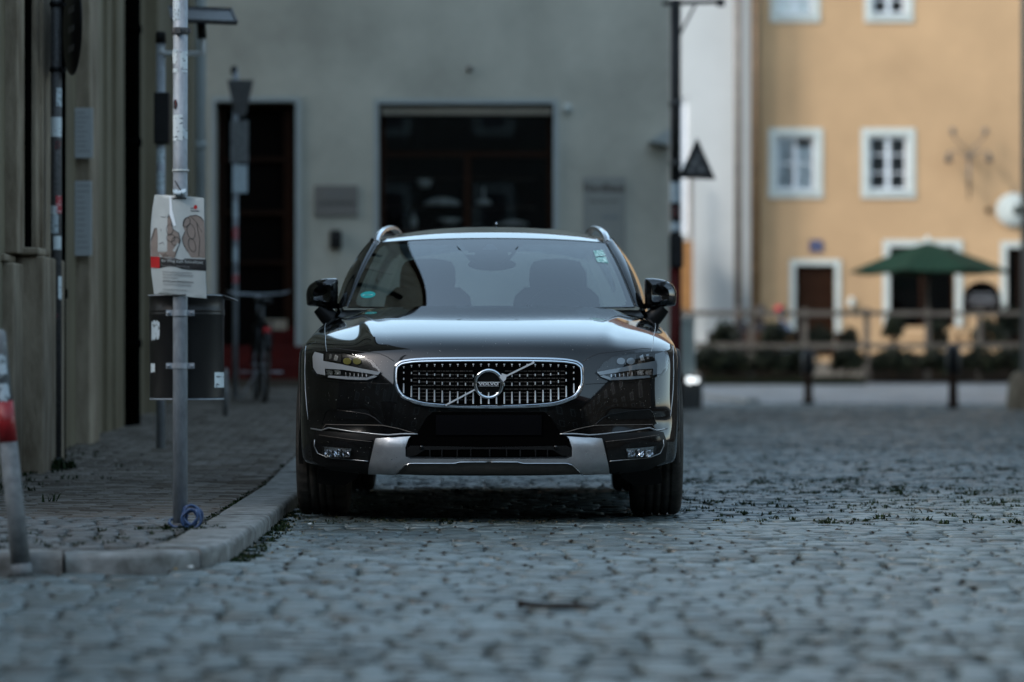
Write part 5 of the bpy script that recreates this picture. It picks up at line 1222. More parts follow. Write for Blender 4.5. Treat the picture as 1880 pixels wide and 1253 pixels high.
def overlay(name, P, off, m_, parent=car, res=.02, skirt=.012, sides=(1,), edge_off=None, rnd=0, full=False):
    """P in photo pixels of the right half; full = right half outline from centre top round to centre bottom, mirrored"""
    Q = [hitpx(*q) for q in P]
    if full: Q = [(max(x, 0), z) for x, z in Q]; Q[0] = (0, Q[0][1]); Q[-1] = (0, Q[-1][1]); Q = Q+[(-x, z) for x, z in Q[-2:0:-1]]
    if rnd: Q = round_poly(Q, rnd)
    out = []
    for sg in sides:
        q2 = [(sg*x, z) for x, z in Q]; B_ = resample(q2, res); n = len(B_)
        inner = []; xs = [a[0] for a in B_]; zs = [a[1] for a in B_]
        z = min(zs)+res/2
        while z < max(zs):
            x = min(xs)+res/2
            while x < max(xs):
                if pip(x, z, B_, res*.4): inner.append(Vector((x, z)))
                x += res
            z += res
        vs, es, fs, ov, *_ = delaunay_2d_cdt([Vector(b) for b in B_]+inner, [(i,(i+1)%n) for i in range(n)], [], 1, 1e-5)
        g = MB(); bi = {i for i, o_ in enumerate(ov) if any(k < n for k in o_)}
        pts = [onbody(q.x, q.y, (edge_off if (edge_off is not None and i in bi) else off)) for i, q in enumerate(vs)]
        area = sum((vs[f[0]].x*vs[f[1]].y-vs[f[1]].x*vs[f[0]].y)+(vs[f[1]].x*vs[f[2]].y-vs[f[2]].x*vs[f[1]].y)+(vs[f[2]].x*vs[f[0]].y-vs[f[0]].x*vs[f[2]].y) for f in fs)
        fs = [tuple(f) if area > 0 else tuple(f[::-1]) for f in fs]
        g.add(pts, fs, 0, True)
        if skirt:
            eo = edge_off if edge_off is not None else off
            ring = [onbody(x, z, eo) for x, z in B_]; back = [p_+Vector((0,skirt+off*.5,0)) for p_ in ring]
            g.add(ring+back, [(i,(i+1)%n,n+(i+1)%n,n+i) if sg > 0 else (n+i,n+(i+1)%n,(i+1)%n,i) for i in range(n)], 0, False)
        out.append(g.build(name, m_, parent))
    return out
def line_on(name, P, r_, m_, off=0.0, parent=car, sides=(1,-1), close=False, st=.015, flat=None):
    Q = [hitpx(*q) for q in P]
    if close: Q = Q+[Q[0]]
    S_ = []
    for a, b in zip(Q, Q[1:]):
        k = max(1, int(math.dist(a, b)/st)); S_ += [(a[0]+(b[0]-a[0])*j/k, a[1]+(b[1]-a[1])*j/k) for j in range(k)]
    S_.append(Q[-1])
    for sg in sides: part(MB().tube([onbody(sg*x, z, off) for x, z in S_], r_, 6), name, m_, parent)

# bonnet shut lines: dark grooves
# lower centre black intake
overlay('lower_intake', [(899,757),(1000,757),(1012,768),(1030,798),(1044,806),(1047,838),(899,840)], .004, M['matte'], full=True, res=.03)
pl_ = overlay('plate_holder', [(899,762),(994,763),(994,800),(899,800)], .012, M['plate'], full=True, res=.03, skirt=.02)[0]
# lower grille slot
sl = overlay('lower_slot', [(899,824),(1012,823.5),(1030,826),(1045,834),(899,838.5)], .009, M['matte'], full=True)[0]
tr = overlay('slot_trim', [(899,821.5),(1040,819),(1047,823),(1046,838),(1030,836),(1014,826),(899,824.5)], .012, M['satin'], full=True)[0]
for u in (899, 930, 955, 983, 1005):
    x, z = hitpx(u, 831)
    for sg in ((1,-1) if u > 900 else (1,)):
        p_ = onbody(sg*x, z, .012); part(MB().box(p_.x-.003,p_.x+.003,p_.y-.006,p_.y+.02,p_.z-.018,p_.z+.018), 'slot_fin', M['satin'], sl)
x, z = hitpx(1020, 822.5)
for sg in (1,-1): p_ = onbody(sg*x, z+.001, .014); part(MB().lathe([(0,-.004),(.009,-.004),(.010,0),(.0105,.006)], tuple(p_), 16, 'Y'), 'parking_sensor', M['gloss'], tr)
# silver skid plate
sk_ = overlay('skid_plate', [(899,841.5),(1040,841.5),(1049,838),(1049,822),(1044,808),(1040,802.5),(1081,805.5),(1103,806.5),(1110,835),(1117.5,864.5),(1070,866.5),(1050,851.5),(1040,849),(960,849),(950,846.5),(899,846.5)], .022, M['silver'], full=True, edge_off=.019, skirt=.03)[0]
overlay('skid_lip', [(899,847.2),(949,847.2),(959,849.8),(1039,849.8),(1049,852.5),(1067,866.8),(899,867.5)], .014, mat('skid_lip_ground_reflection', (.06,.055,.048), .45, .5, var=.15, scale=30), full=True)  # brown-grey reflection of the ground put into the lip's colour
line_on('skid_edge', [(899,846.5),(950,846.8),(960,849.2),(1040,849.3),(1050,852),(1068,866)], .0022, M['chrome'], .021, sk_)
text_obj('CROSS COUNTRY', 'lettering', (0,0,0), .012, M['pipegrey'], sk_, .12, .0005)
lt = bpy.data.objects[[c.name for c in sk_.children if c.name.startswith('lettering')][0]]; x, z = hitpx(899, 844); p_ = onbody(0, z, .0228); lt.location = (p_.x-.03, p_.y-.001, p_.z)
# corner plastics
cor = overlay('corner_trim', [(1084,801),(1203,793),(1215,795),(1222,815),(1218,846),(1190,862),(1135,871),(1119,866),(1112,836),(1104,806)], .012, M['satin'], sides=(1,-1), skirt=.02)
fr_ = overlay('fog_recess', [(1108,809),(1150,812),(1206,802),(1212,812),(1210,828),(1200,838),(1115,844)], .016, M['gloss'], sides=(1,-1), rnd=0, skirt=.01)
for k, sg in enumerate((1,-1)):
    fl = overlay('fog_light', [(1146,823),(1196,818.5),(1193,833),(1148,838.5)], .021, M['lampsilver'], parent=fr_[k], sides=(sg,), skirt=.01, res=.006)[0]
    # facetted reflectors
    for j in range(3):
        u0, u1 = 1147+j*16.2, 1147+j*16.2+14.6; x0_, z0_ = hitpx(u0+1, 829); x1_, z1_ = hitpx(u1, 828); rr = random.Random(j)
        a = onbody(sg*x0_, z0_, .023); b = onbody(sg*x1_, z1_, .023); g = MB(); nn_ = 5; P = []
        for r_ in range(5):
            P.append([a.lerp(b, c_/nn_)+Vector((0, rr.uniform(-.006,.003), -.018+r_*.009)) for c_ in range(nn_+1)])
        g.grid(P, smooth=False); part(g, 'reflector', M['lampsilver'], fl)
    for j in (1, 2):
        x_, z_ = hitpx(1146.5+j*16.2, 829); p_ = onbody(sg*x_, z_, .026); part(MB().box(p_.x-.003,p_.x+.003,p_.y-.002,p_.y+.012,p_.z-.019,p_.z+.019), 'divider', M['gloss'], fl)
    overlay('lens', [(1143,822),(1198,817),(1195,835),(1146,840.5)], .030, M['clear'], parent=fl, sides=(sg,), skirt=0, res=.02)
line_on('fog_trim', [(1117,846),(1150,843),(1190,838),(1208,830),(1214,818),(1213,808)], .0022, M['silver'], .017)
line_on('fog_trim', [(1110,812),(1150,808),(1205,800)], .0012, M['pipegrey'], .017)
line_on('bumper_edge_highlight', [(1027,797.5),(1050,797),(1081,799.5),(1110,797.5),(1150,793.5),(1190,787),(1203,791.5),(1222,788)], .0035, M['silver'], .010)  # silver edge line, drawn with the highlight of the bumper crease
line_on('bumper_edge_highlight', [(1030,797),(1060,788),(1092,781.5),(1150,781),(1196,780),(1203,790)], .0018, M['pipegrey'], .006)  # grey tube draws the highlight along the upper crease
overlay('bumper_inlet', [(1092,780),(1106,768),(1119,761),(1150,756),(1190,752.5),(1196,757),(1203,779),(1150,779)], .002, M['gloss'], sides=(1,-1), skirt=.004)
line_on('inlet_edge', [(1092,780.5),(1106,768),(1119,761),(1150,756),(1190,752),(1197,757),(1204,779)], .0020, M['gloss'], .003)
overlay('inlet_shelf', [(1060,792),(1092,783),(1150,782),(1200,782),(1202,788),(1190,786),(1110,796),(1078,798)], .004, M['gloss'], sides=(1,-1), skirt=.004)
# grille
gp_ = overlay('grille', [(897.5,664),(1011,665),(1052,670),(1063,676),(1067,684),(1067,706),(1058,724),(1042,733),(1001,743),(897.5,747)], .004, M['matte'], full=True, res=.03)[0]
outer = [(897.5,657.5),(1011,658.5),(1050,662),(1064,667.5),(1070.5,677),(1070.5,708),(1062,727),(1048,736.5),(1006,748),(897.5,751.5)]
inner_ = [(897.5,666),(1011,667),(1049,670),(1060,674.5),(1064,682),(1064,706),(1056,722.5),(1041,732),(1001,741.5),(897.5,745.5)]
Qo = [hitpx(*q) for q in outer]; Qi = [hitpx(*q) for q in inner_]
def full_ring(Q): Q = [(x, z) for x, z in Q]; Q[0] = (0, Q[0][1]); Q[-1] = (0, Q[-1][1]); return Q+[(-x, z) for x, z in Q[-2:0:-1]]
def dense(Q, k=12):
    out = []
    n = len(Q)
    for i in range(n):
        p0, p1, p2, p3 = Q[i-1], Q[i], Q[(i+1)%n], Q[(i+2)%n]
        for j in range(k):
            t = j/k; out.append(tuple(.5*(2*p1[a]+(-p0[a]+p2[a])*t+(2*p0[a]-5*p1[a]+4*p2[a]-p3[a])*t*t+(-p0[a]+3*p1[a]-3*p2[a]+p3[a])*t**3) for a in (0,1)))
    return out
Do, Di = dense(full_ring(Qo)), dense(full_ring(Qi))
rows = []
for (xo, zo), (xi, zi) in zip(Do, Di):
    L_ = lambda t: (xo+(xi-xo)*t, zo+(zi-zo)*t)
    rows.append([onbody(*L_(0), -.004), onbody(*L_(0), .012), onbody(*L_(.12), .018), onbody(*L_(.45), .020), onbody(*L_(.62), .012), onbody(*L_(.78), .012), onbody(*L_(.86), .017), onbody(*L_(1.0), .015), onbody(*L_(1.02), 0)])
rows.append(rows[0])
part(MB().grid(rows, smooth=False), 'grille_frame', M['chrome'], gp_)
zoi = {}
def inner_z(x):                       # top and bottom of the opening at x
    zs = []
    for (xa, za), (xb, zb) in zip(Di, Di[1:]+Di[:1]):
        if (xa-x)*(xb-x) <= 0 and xa != xb: zs.append(za+(zb-za)*(x-xa)/(xb-xa))
    return min(zs), max(zs)
x0g, _ = hitpx(741.5, 700); x1g, _ = hitpx(1053.5, 700)
xg = (abs(x0g)+abs(x1g))/2
for k in range(23):
    x = -xg+2*xg*k/22; zb, zt_ = inner_z(x); b = MB(); yb = onbody(x, .7, 0).y; h_ = zt_-zb
    off = lambda z: onbody(x, z, 0).y
    # fin
    yb1, yb2 = off(zb+.01), off(zt_-.01)
    b.add([(x-.0018,yb1-.012,zb+.004),(x+.0018,yb1-.012,zb+.004),(x+.0018,yb2-.012,zt_-.004),(x-.0018,yb2-.012,zt_-.004),(x-.0018,yb1,zb+.004),(x+.0018,yb1,zb+.004),(x+.0018,yb2,zt_-.004),(x-.0018,yb2,zt_-.004)], [(0,1,2,3),(1,5,6,2),(0,3,7,4)], 1)
    def bar_glint(f0, f1, w0, w1):  # bright pieces copy the broken highlights on each chrome bar
        za, zc = zt_-.006-(h_-.012)*f1, zt_-.006-(h_-.012)*f0; ya, yc = off(za), off(zc)
        b.add([(x-w0,ya-.013,za),(x,ya-.0165,za),(x+w0,ya-.013,za),(x-w1,yc-.013,zc),(x,yc-.0165,zc),(x+w1,yc-.013,zc)], [(0,1,4,3),(1,2,5,4),(2,1,0),(3,4,5)], 0)
    cr = .0 + .07*(abs(k-11)/11)**2
    bar_glint(.0, .02, .0042, .0042); bar_glint(.02, .07, .0016, .0016); bar_glint(.27-cr, .33-cr, .0026, .0026); bar_glint(.47-cr*.7, .545-cr*.7, .0026, .0026); bar_glint(.70-cr, .93, .0036, .0026); bar_glint(.93, .985, .0036, .0036)
    part(b, 'grille_bar', [M['bright'], M['matte']], gp_)
# radiator slats behind
g = MB()
for k in range(9):
    z = .585+k*.017
    for sx in (-1, 1):
        for j in range(13):
            x = sx*(.085+j*.022); 
            if abs(x)+.01 < xg-.04: p_ = onbody(x, z, .0055); g.box(p_.x-.009, p_.x+.009, p_.y-.001, p_.y+.003, z-.0018, z+.0018)
part(g, 'radiator_slats', mat('radiator_grey', (.045,.040,.036), .5, .3), gp_)['kind'] = 'stuff'
# emblem
xe_, ze_ = hitpx(897.5, 705.3); ec = onbody(0, ze_, 0)+Vector((0,-.016,0)); em = MB()
ro, ri = 28.2*15.1/F, 21.6*15.1/F
em.lathe([(ro,.006),(ro,-.006),(ro*.95,-.012),(ro*.87,-.013),(ri*1.03,-.009),(ri,-.004),(ri,.004)], (ec.x,ec.y,ec.z), 56, 'Y')
emo = part(em, 'emblem', M['chrome'], gp_)
part(MB().lathe([(0,-.001),(ri*1.02,-.001),(ri*1.02,.004)], (ec.x,ec.y,ec.z), 40, 'Y', smooth=False), 'emblem_disc', M['gloss'], emo)
s15 = 15.05/F
def e2(u, v): return (ec.x+(u-897.4)*s15, ec.z-(v-705.3)*s15)
ar = [(917,692.5),(921,688),(921.5,685.5),(928,687.5),(931,688),(929,697),(925,701),(922.5,699)]
q = [e2(*a_) for a_ in ar]; prism(q, ec.y-.016, ec.y-.004, 'emblem_arrow', M['bright'], emo)
g = MB(); a, b = e2(877.5,701.2), e2(918,706.8+.0)
part(MB().box(e2(877,0)[0], e2(918,0)[0], ec.y-.006, ec.y-.003, e2(0,702.6)[1], e2(0,701.6)[1]).box(e2(879,0)[0], e2(916,0)[0], ec.y-.006, ec.y-.003, e2(0,709.4)[1], e2(0,708.8)[1]), 'emblem_bar', M['bright'], emo)
text_obj('VOLVO', 'lettering', (ec.x, ec.y-.006, ec.z-.0005), .017, M['bright'], emo, 37*s15, .001, bold=.0006)
# diagonal bar of the grille
for (ua, va), (ub, vb) in (((818,744.5),(871.5,716)),((929,691),(981,665.5))):
    a, b = e2(ua, va), e2(ub, vb); ya = onbody(a[0], a[1], 0).y-.0175; yb = onbody(b[0], b[1], 0).y-.0175
    part(MB().bar((a[0],ya,a[1]), (b[0],yb,b[1]), .009, .0075), 'diagonal_bar', M['bright'], gp_)
# ---- headlights
HL = [(1093,685),(1106.6,667.5),(1124,657),(1165,649),(1219,645.5),(1222.5,655),(1221,678),(1214,689),(1195,696),(1154,699.5),(1119,700.5),(1105,695)]
for sg in (1, -1):
    o = overlay('headlight', HL, .003, M['gloss'], sides=(sg,), res=.015, skirt=.01)[0]
    ov = lambda n_, P, off, m_, **k: overlay(n_, P, off, m_, parent=o, sides=(sg,), **{**dict(res=.01, skirt=.006), **k})
    ov('light_guide', [(1095,684.5),(1130,678),(1170,669.5),(1200,664),(1200,652),(1216,648.5),(1219.5,656),(1218,676),(1211,687),(1196,690),(1197,678),(1165,680),(1125,686),(1100,690)], .010, M['lampgrey'])
    ov('light_guide', [(1101,692),(1107,690),(1120,694.5),(1190,690.5),(1192,694),(1154,698),(1120,699),(1106,694.5)], .010, M['lampgrey'])
    for a_, b_ in ((1131,1146),(1149,1164)):
        ov('projector_lens', ell((a_+b_)/2, 664.5, 7.5, 6, -8), .010, M['lampyellow'] if sg < 0 else M['lampgrey'])  # left lenses tinted with their yellow reflection, right ones grey
    ov('projector_housing', [(1168,652.5),(1196,650),(1196,662),(1168,666)], .008, M['satin'])
    ov('reflector', [(1172,656),(1178,653),(1181,663),(1174,664)], .012, M['lampsilver']); ov('reflector', [(1184,653),(1189,652),(1189,661),(1185,661)], .012, M['lampsilver'])
    for j in range(2):
        u = 1168+j*15
        ov('reflector', [(u,682.5),(u+6,680.5),(u+12,681),(u+9,687),(u+3,690),(u,688)], .009, M['lampsilver'])
        ov('reflector', [(u+2,688),(u+8,684),(u+12,688),(u+7,690)], .011, M['lampsilver'])
    for j in range(6):
        u = 1120+j*7.5; ov('lamp_fin', [(u,688.5-j*.7),(u+2,688.3-j*.7),(u+2,693.5-j*.3),(u,693.7-j*.3)], .010, M['lampsilver'], res=.02)
    ov('lens', HL, .017, M['clear'], res=.02, skirt=.014)
# chrome sliver below the lamp and amber marker
line_on('shut_line', [(1075,706),(1100,704.5),(1120,703.5),(1160,703),(1200,700)], .0012, M['gloss'], .001)
# bonnet edge groove against the grille, wing lines
line_on('shut_line', [(1203,594),(1200,618),(1197,641),(1196,646)], .0022, M['silver'], -.0008)
line_on('cladding_edge_highlight', [(1235.5,636),(1236,655),(1236.5,685),(1235.5,715),(1233,745),(1230,770)], .0018, M['silver'], .001)  # pale tube draws the highlight along the cladding edge
for sg in (1,-1):
    w0 = 0
    part(MB().tube([(sg*(.945-.11*(.462*math.cos(R(a_)))**2), -.462*math.cos(R(a_)), .365+.462*math.sin(R(a_))) for a_ in range(8, 80, 6)], .0016, 6), 'cladding_edge_highlight', M['pipegrey'])
line_on('shut_line', [(1071,664),(1085,655),(1100,649),(1140,645),(1180,640),(1196,641)], .0016, M['ink'], 0)
# air dams before the front tyres
for sg in (1,-1): part(MB().add([(sg*.625,-.50,.245),(sg*.83,-.46,.245),(sg*.84,-.44,.175),(sg*.80,-.44,.165),(sg*.70,-.46,.165),(sg*.645,-.48,.20)]+[(sg*.625,-.48,.245),(sg*.83,-.44,.245),(sg*.84,-.42,.175),(sg*.80,-.42,.165),(sg*.70,-.44,.165),(sg*.645,-.46,.20)], [(0,1,2,3,4,5),(11,10,9,8,7,6)]+[(i,(i+1)%6,6+(i+1)%6,6+i) for i in range(6)]), 'air_dam', M['satin'])
part(MB().box(-.62,.62,-.80,-.5,.235,.26), 'front_undertray', M['matte'])

# ---- windscreen, roof, pillars, windows
def ws(s_, t):         # s -1..1 across, t 0 bottom .. 1 top
    b = Vector((.756*s_, .52+.25*s_*s_, 1.040+.012*s_*s_)); tp = Vector((.622*s_, 1.24+.13*s_*s_, 1.428-.020*abs(s_)**2.4)); p_ = b.lerp(tp, t)
    bul = .032*math.sin(math.pi*t)*(1-.25*s_*s_); return p_+Vector((0,-.40,.92))*bul
def wgrid(s0, s1, t0, t1, n, m_, off=0): 
    return [[ws(s0+(s1-s0)*j/n, t0+(t1-t0)*i/m_)+Vector((0,-.4,.92))*off for j in range(n+1)] for i in range(m_+1)]
wso = part(MB().grid(wgrid(-1,1,0,1,40,24)), 'windscreen', M['wind'])
# black ceramic border on the inside of the glass (rounded corners), with sensor patch
def in_border(s_, t):
    a, b = .93, .0; d = (1-abs(s_))*.70; e0 = t*.85; e1 = (1-t)*.85
    lim = .035
    if d < lim or e0 < .018 or e1 < .028: return True
    # rounded corners
    for ee, base in ((e0,.018),(e1,.028)):
        if d < lim+.05 and ee < base+.05 and math.hypot(d-lim-.05, ee-base-.05) > .05: return True
    return False
g = MB(); n, m_ = 180, 90; P = [[ws(-1+2*j/n, i/m_)-Vector((0,-.4,.92))*.006 for j in range(n+1)] for i in range(m_+1)]; vs = [p_ for r_ in P for p_ in r_]; ff = []
for i in range(m_):
    for j in range(n):
        s_, t = -1+2*(j+.5)/n, (i+.5)/m_
        sens = t > .70 and abs(s_+.0) < (.155+.15*(t-.70)/.3) and not (t < .76 and abs(s_) > .13)
        if in_border(s_, t) or sens: ff.append((i*(n+1)+j, i*(n+1)+j+1, (i+1)*(n+1)+j+1, (i+1)*(n+1)+j))
g.add(vs, ff, 0, True); part(g, 'windscreen_border', M['ink'], wso)
# sensor window triangle, mirror
def wsq(name, pts, off, m_, parent=wso):
    g = MB(); n_ = len(pts); g.add([ws(s_, t)-Vector((0,-.4,.92))*off for s_, t in pts], [tuple(range(n_))]); return g.build(name, m_, parent)
wsq('camera_window', [(-.075,.795),(.055,.795),(.012,.90),(-.032,.90)], .003, M['lampgrey'])
# stickers on the screen
def wpx(u, v):         # find s,t of the screen for a pixel
    best = None
    d_ = Vector(((u-HU)/F, 1, -(v-HV)/F)).normalized(); best = (9, 0, 0)
    for i in range(41):
        for j in range(81):
            p_ = ws(-1+2*j/80, i/40); w_ = p_-CAMP; e = (w_-d_*w_.dot(d_)).length
            if e < best[0]: best = (e, -1+2*j/80, i/40)
    e, s0, t0 = best
    for k in range(3):
        st_ = .0125/(4**k)
        c_ = [(((ws(s0+a*st_, t0+b*st_)-CAMP)-d_*(ws(s0+a*st_, t0+b*st_)-CAMP).dot(d_)).length, s0+a*st_, t0+b*st_) for a in range(-3,4) for b in range(-3,4)]; e, s0, t0 = min(c_)
    return s0, t0
M['greenstick'] = mat('green_badge', (.02,.42,.38), .5); M['palestick'] = sticker_mat('toll_sticker', (.55,.75,.68), (.10,.30,.26), (90,90,90), .5)
e_ = wpx(675.5, 542); du, dv = .054, .042
bd = wsq('green_badge', [(e_[0]+du*math.cos(6.283*k/24), e_[1]+dv*math.sin(6.283*k/24)) for k in range(24)], -.002, M['greenstick'])
wsq('badge_stripe', [(e_[0]-du*.7,e_[1]-dv*.35),(e_[0]+du*.7,e_[1]-dv*.25),(e_[0]+du*.7,e_[1]+dv*.05),(e_[0]-du*.7,e_[1]-dv*.05)], -.0030, M['palestick'], wso)
for q in ([(1089,461),(1106,460),(1112,470),(1093,472)], [(1093,474),(1112,472),(1117,484),(1097,482)]): wsq('toll_sticker', [wpx(*a_) for a_ in q], -.002, M['palestick'])

def roofp(s_, y):
    t = (y-1.24)/(3.95-1.24); tt = max(0,t)
    zc = np.interp(y, [1.24,1.45,1.8,2.3,2.9,3.4,3.95], [1.428,1.469,1.513,1.539,1.536,1.515,1.455]); xw = np.interp(y, [1.24,1.6,2.4,3.4,3.95], [.622,.625,.625,.60,.56])
    dr = .020+.038*sst(1.24,1.9,y)
    return Vector((xw*s_, y+.13*s_*s_*(1-tt), zc-dr*abs(s_)**2.4))
yr = np.concatenate([np.linspace(1.24,2.0,16), np.linspace(2.1,3.95,20)])
part(MB().grid([[roofp(-1+2*j/40, y) for j in range(41)] for y in yr]), 'roof', M['paint'])
part(MB().tube([ws(-1+2*j/30, 1.0)+Vector((0,.003,.001)) for j in range(31)], .003, 6), 'roof_seal', M['ink'])
# sides of the greenhouse
for sg in (1,-1):
    # cabin side line: belt (bottom) and roof edge (top)
    top = lambda y: (roofp(1, y).x, roofp(1, y).y, roofp(1, y).z)
    belt = lambda y: (shoulder(y)[0]-.008, y, shoulder(y)[1]+.004)
    # A pillar: from screen edge outwards
    rows = []
    for i in range(25):
        t = i/24; e = ws(1, t); yb = .86+(1.46-.86)*t; outp = Vector((.836+(.668-.836)*t+.028*math.sin(math.pi*t), yb+.05, .995+(1.430-.995)*t+.020*math.sin(math.pi*t)))
        mid = e.lerp(outp, .45)+Vector((.010,-.014,.016)); rows.append([Vector((sg*q.x,q.y,q.z)) for q in (e+Vector((-.012,.004,-.002)), e+Vector((0,-.004,.004)), mid, outp, outp+Vector((-.02,.05,-.0)))])
    part(MB().grid(rows), 'windscreen_pillar', M['paint'])
    part(MB().tube([(sg*(ws(1,t).x+.004), ws(1,t).y-.004, ws(1,t).z+.004) for t in np.linspace(0,1,20)], .0035, 6), 'pillar_trim', M['gloss'])
    # side glass & rear
    ysd = np.linspace(.98, 3.9, 30); G_ = []
    for f in np.linspace(0,1,9):
        row = []
        for y in ysd:
            y_t = max(1.44, 1.44+(y-.98)*(3.70-1.44)/(3.9-.98)); a = Vector(belt(y)); b = Vector((roofp(1,y_t).x+.030, y_t+.03, roofp(1,y_t).z-.012)); p_ = a.lerp(b, f)+Vector((.028*math.sin(math.pi*f),0,0)); row.append((sg*p_.x,p_.y,p_.z))
        G_.append(row)
    part(MB().grid(G_), 'side_window', M['wglass'])
    for j, wdt in ((11,.05),(21,.05)):
        part(MB().grid([[(G_[f][j][0]+sg*.003, G_[f][j][1]-wdt, G_[f][j][2]), (G_[f][j][0]+sg*.004, G_[f][j][1]+wdt, G_[f][j][2])] for f in range(9)]), 'door_pillar', M['gloss'])
    part(MB().grid([[ (G_[f][j][0]+sg*.004, G_[f][j][1], G_[f][j][2]) for j in range(26,30)] for f in range(9)]), 'rear_pillar', M['paint'])
    part(MB().tube([G_[8][j] for j in range(30)], .013, 8), 'door_frame_top', M['gloss'])
    part(MB().grid([[G_[8][j], (sg*roofp(1,1.44+j*(2.26/29)).x, roofp(1,1.44+j*(2.26/29)).y, roofp(1,1.44+j*(2.26/29)).z)] for j in range(30)]), 'roof_side', M['paint'])
    part(MB().tube([(sg*(shoulder(y)[0]+.001), y, shoulder(y)[1]+.005) for y in np.linspace(.9,3.85,30)], .008, 8), 'belt_trim', M['silver'])
    # roof rail
    rl = [(.617,1.38,1.425),(.613,1.44,1.452),(.602,1.55,1.482),(.588,1.72,1.506),(.572,2.0,1.527),(.560,2.4,1.541),(.553,2.9,1.541),(.545,3.4,1.520),(.535,3.62,1.490)]
    rl = [Vector((x+.012,y,z-.009)) for x,y,z in rl]; P = []
    for i in range(len(rl)*6-5):
        k, t = divmod(i, 6); t /= 6; k = min(k, len(rl)-2) if t else k
        p0, p1, p2, p3 = rl[max(k-1,0)], rl[k], rl[min(k+1,len(rl)-1)], rl[min(k+2,len(rl)-1)]
        c_ = .5*(2*p1+(p2-p0)*t+(2*p0-5*p1+4*p2-p3)*t*t+(3*p1-p0-3*p2+p3)*t**3)
        P.append([Vector((sg*(c_.x+dx), c_.y, c_.z+dz)) for dx, dz in ((-.018,-.010),(-.015,.006),(0,.012),(.015,.006),(.020,-.012),(-.018,-.010))])
    ro_ = MB().grid(P, smooth=False); ro_.f.append((0,1,2,3,4)); ro_.m.append(0); ro_.sm.append(False); part(ro_, 'roof_rail', M['rail'])
    # mirror
    cm = cp(1213, 540, .93); W2, H2 = .083, .080
    ol = [(1184,513),(1190,511),(1204,511.5),(1222,515),(1236,524),(1241.5,536),(1241.5,552),(1239,561),(1225,563),(1208,566),(1194,568),(1186,564),(1183.5,545),(1183.5,525)]
    base = [cp(u, v, .93) for u, v in ol]; c0 = sum(base, Vector())/len(base); lay = []
    for sc_, dy in ((.55,-.075),(.80,-.065),(.95,-.038),(1.0,0),(1.0,.035),(.97,.055)):
        lay.append([Vector((sg*(c0.x+(b.x-c0.x)*sc_), c0.y+dy, c0.z+(b.z-c0.z)*sc_)) for b in dense([(q.x, q.z) for q in base], 4)] if False else [Vector((sg*(c0.x+(x-c0.x)*sc_), c0.y+dy+.10*max(0,x-c0.x), c0.z+(z-c0.z)*sc_)) for x, z in dense([(q.x, q.z) for q in base], 4)])
    mg = MB().grid(lay, wrap=True); n_ = len(lay[0]); mg.f.append(tuple(range(n_))); mg.m.append(0); mg.sm.append(True)
    mo = part(mg, 'side_mirror', M['paint'])
    gl_ = MB(); gl_.add([p_+Vector((0,-.004,0)) for p_ in lay[-1]], [tuple(range(n_))]); part(gl_, 'mirror_glass', M['chrome'], mo)
    part(MB().tube([(sg*(c0.x-.045), c0.y-.066, c0.z-.075+.0),(sg*(c0.x-.035),c0.y-.07,c0.z+.02),(sg*(c0.x-.015),c0.y-.07,c0.z+.05),(sg*(c0.x+.04),c0.y-.055,c0.z+.066)], .0035, 6), 'mirror_seam', M['gloss'], mo)
    a = cp(1218, 563, .92); b = cp(1190, 590, .92)
    rows = []
    for k in range(9):
        t = k/8; c_ = a.lerp(b, t)+Vector((.004*math.sin(3.14*t),0,-.004)); rx = .034+.014*t; rows.append([(sg*(c_.x+rx*math.cos(q)*.8), c_.y+.035*math.sin(q), c_.z-rx*math.cos(q)*.75) for q in [6.283*j/12 for j in range(12)]])
    part(MB().grid(rows, wrap=True), 'mirror_stalk', M['satin'], mo)
    part(MB().add([(sg*.78,.78,.99),(sg*.842,.78,.975),(sg*.850,1.10,.985),(sg*.80,1.10,1.06),(sg*.775,.92,1.03)], [(0,1,2,3,4) if sg > 0 else (4,3,2,1,0)]), 'quarter_panel', M['gloss'])
    # door handle, door lines
    for y_ in (1.55, 2.55):
        x_, z_ = side_x(y_, .86); part(MB().tube([(sg*(x_-.01),y_-.10,z_),(sg*(x_+.028),y_-.08,z_+.003),(sg*(x_+.03),y_+.08,z_+.003),(sg*(x_-.01),y_+.1,z_)], .011, 8), 'door_handle', M['gloss'])
    for y_ in (.70, 1.78, 2.62):
        part(MB().tube([(sg*(side_x(y_,f)[0]-.001), y_, side_x(y_,f)[1]) for f in np.linspace(.06,.99,16)], .003, 5), 'door_gap', M['ink'])
# cowl under the screen
part(MB().grid([[(.80*s_, .44+.25*s_*s_, 1.000) for s_ in np.linspace(-1,1,20)], [(.78*s_, .57+.25*s_*s_, 1.036) for s_ in np.linspace(-1,1,20)]]), 'cowl_panel', M['satin'])
# rear hatch glass
rg = [[(xw*s_, y_+.0-.05*s_*s_, z_) for s_ in np.linspace(-1,1,21)] for xw, y_, z_ in ((.70,3.99,1.04),(.66,3.96,1.2),(.59,3.90,1.38),(.56,3.88,1.44))]
part(MB().grid(rg), 'rear_window', M['clear'])
part(MB().ball((0,3.2,1.535), .03, 12, 8, sc3=(.5,2.2,1.3)), 'roof_aerial', M['gloss'])
part(MB().ball((.02,1.95,1.538), .0085, 10, 8), 'roof_droplet', M['chrome'])
for sg in (1,-1): part(MB().box(min(sg*.68,sg*.86),max(sg*.68,sg*.86),3.98,4.06,.72,1.0), 'tail_light', M['red'], bevel=.02)
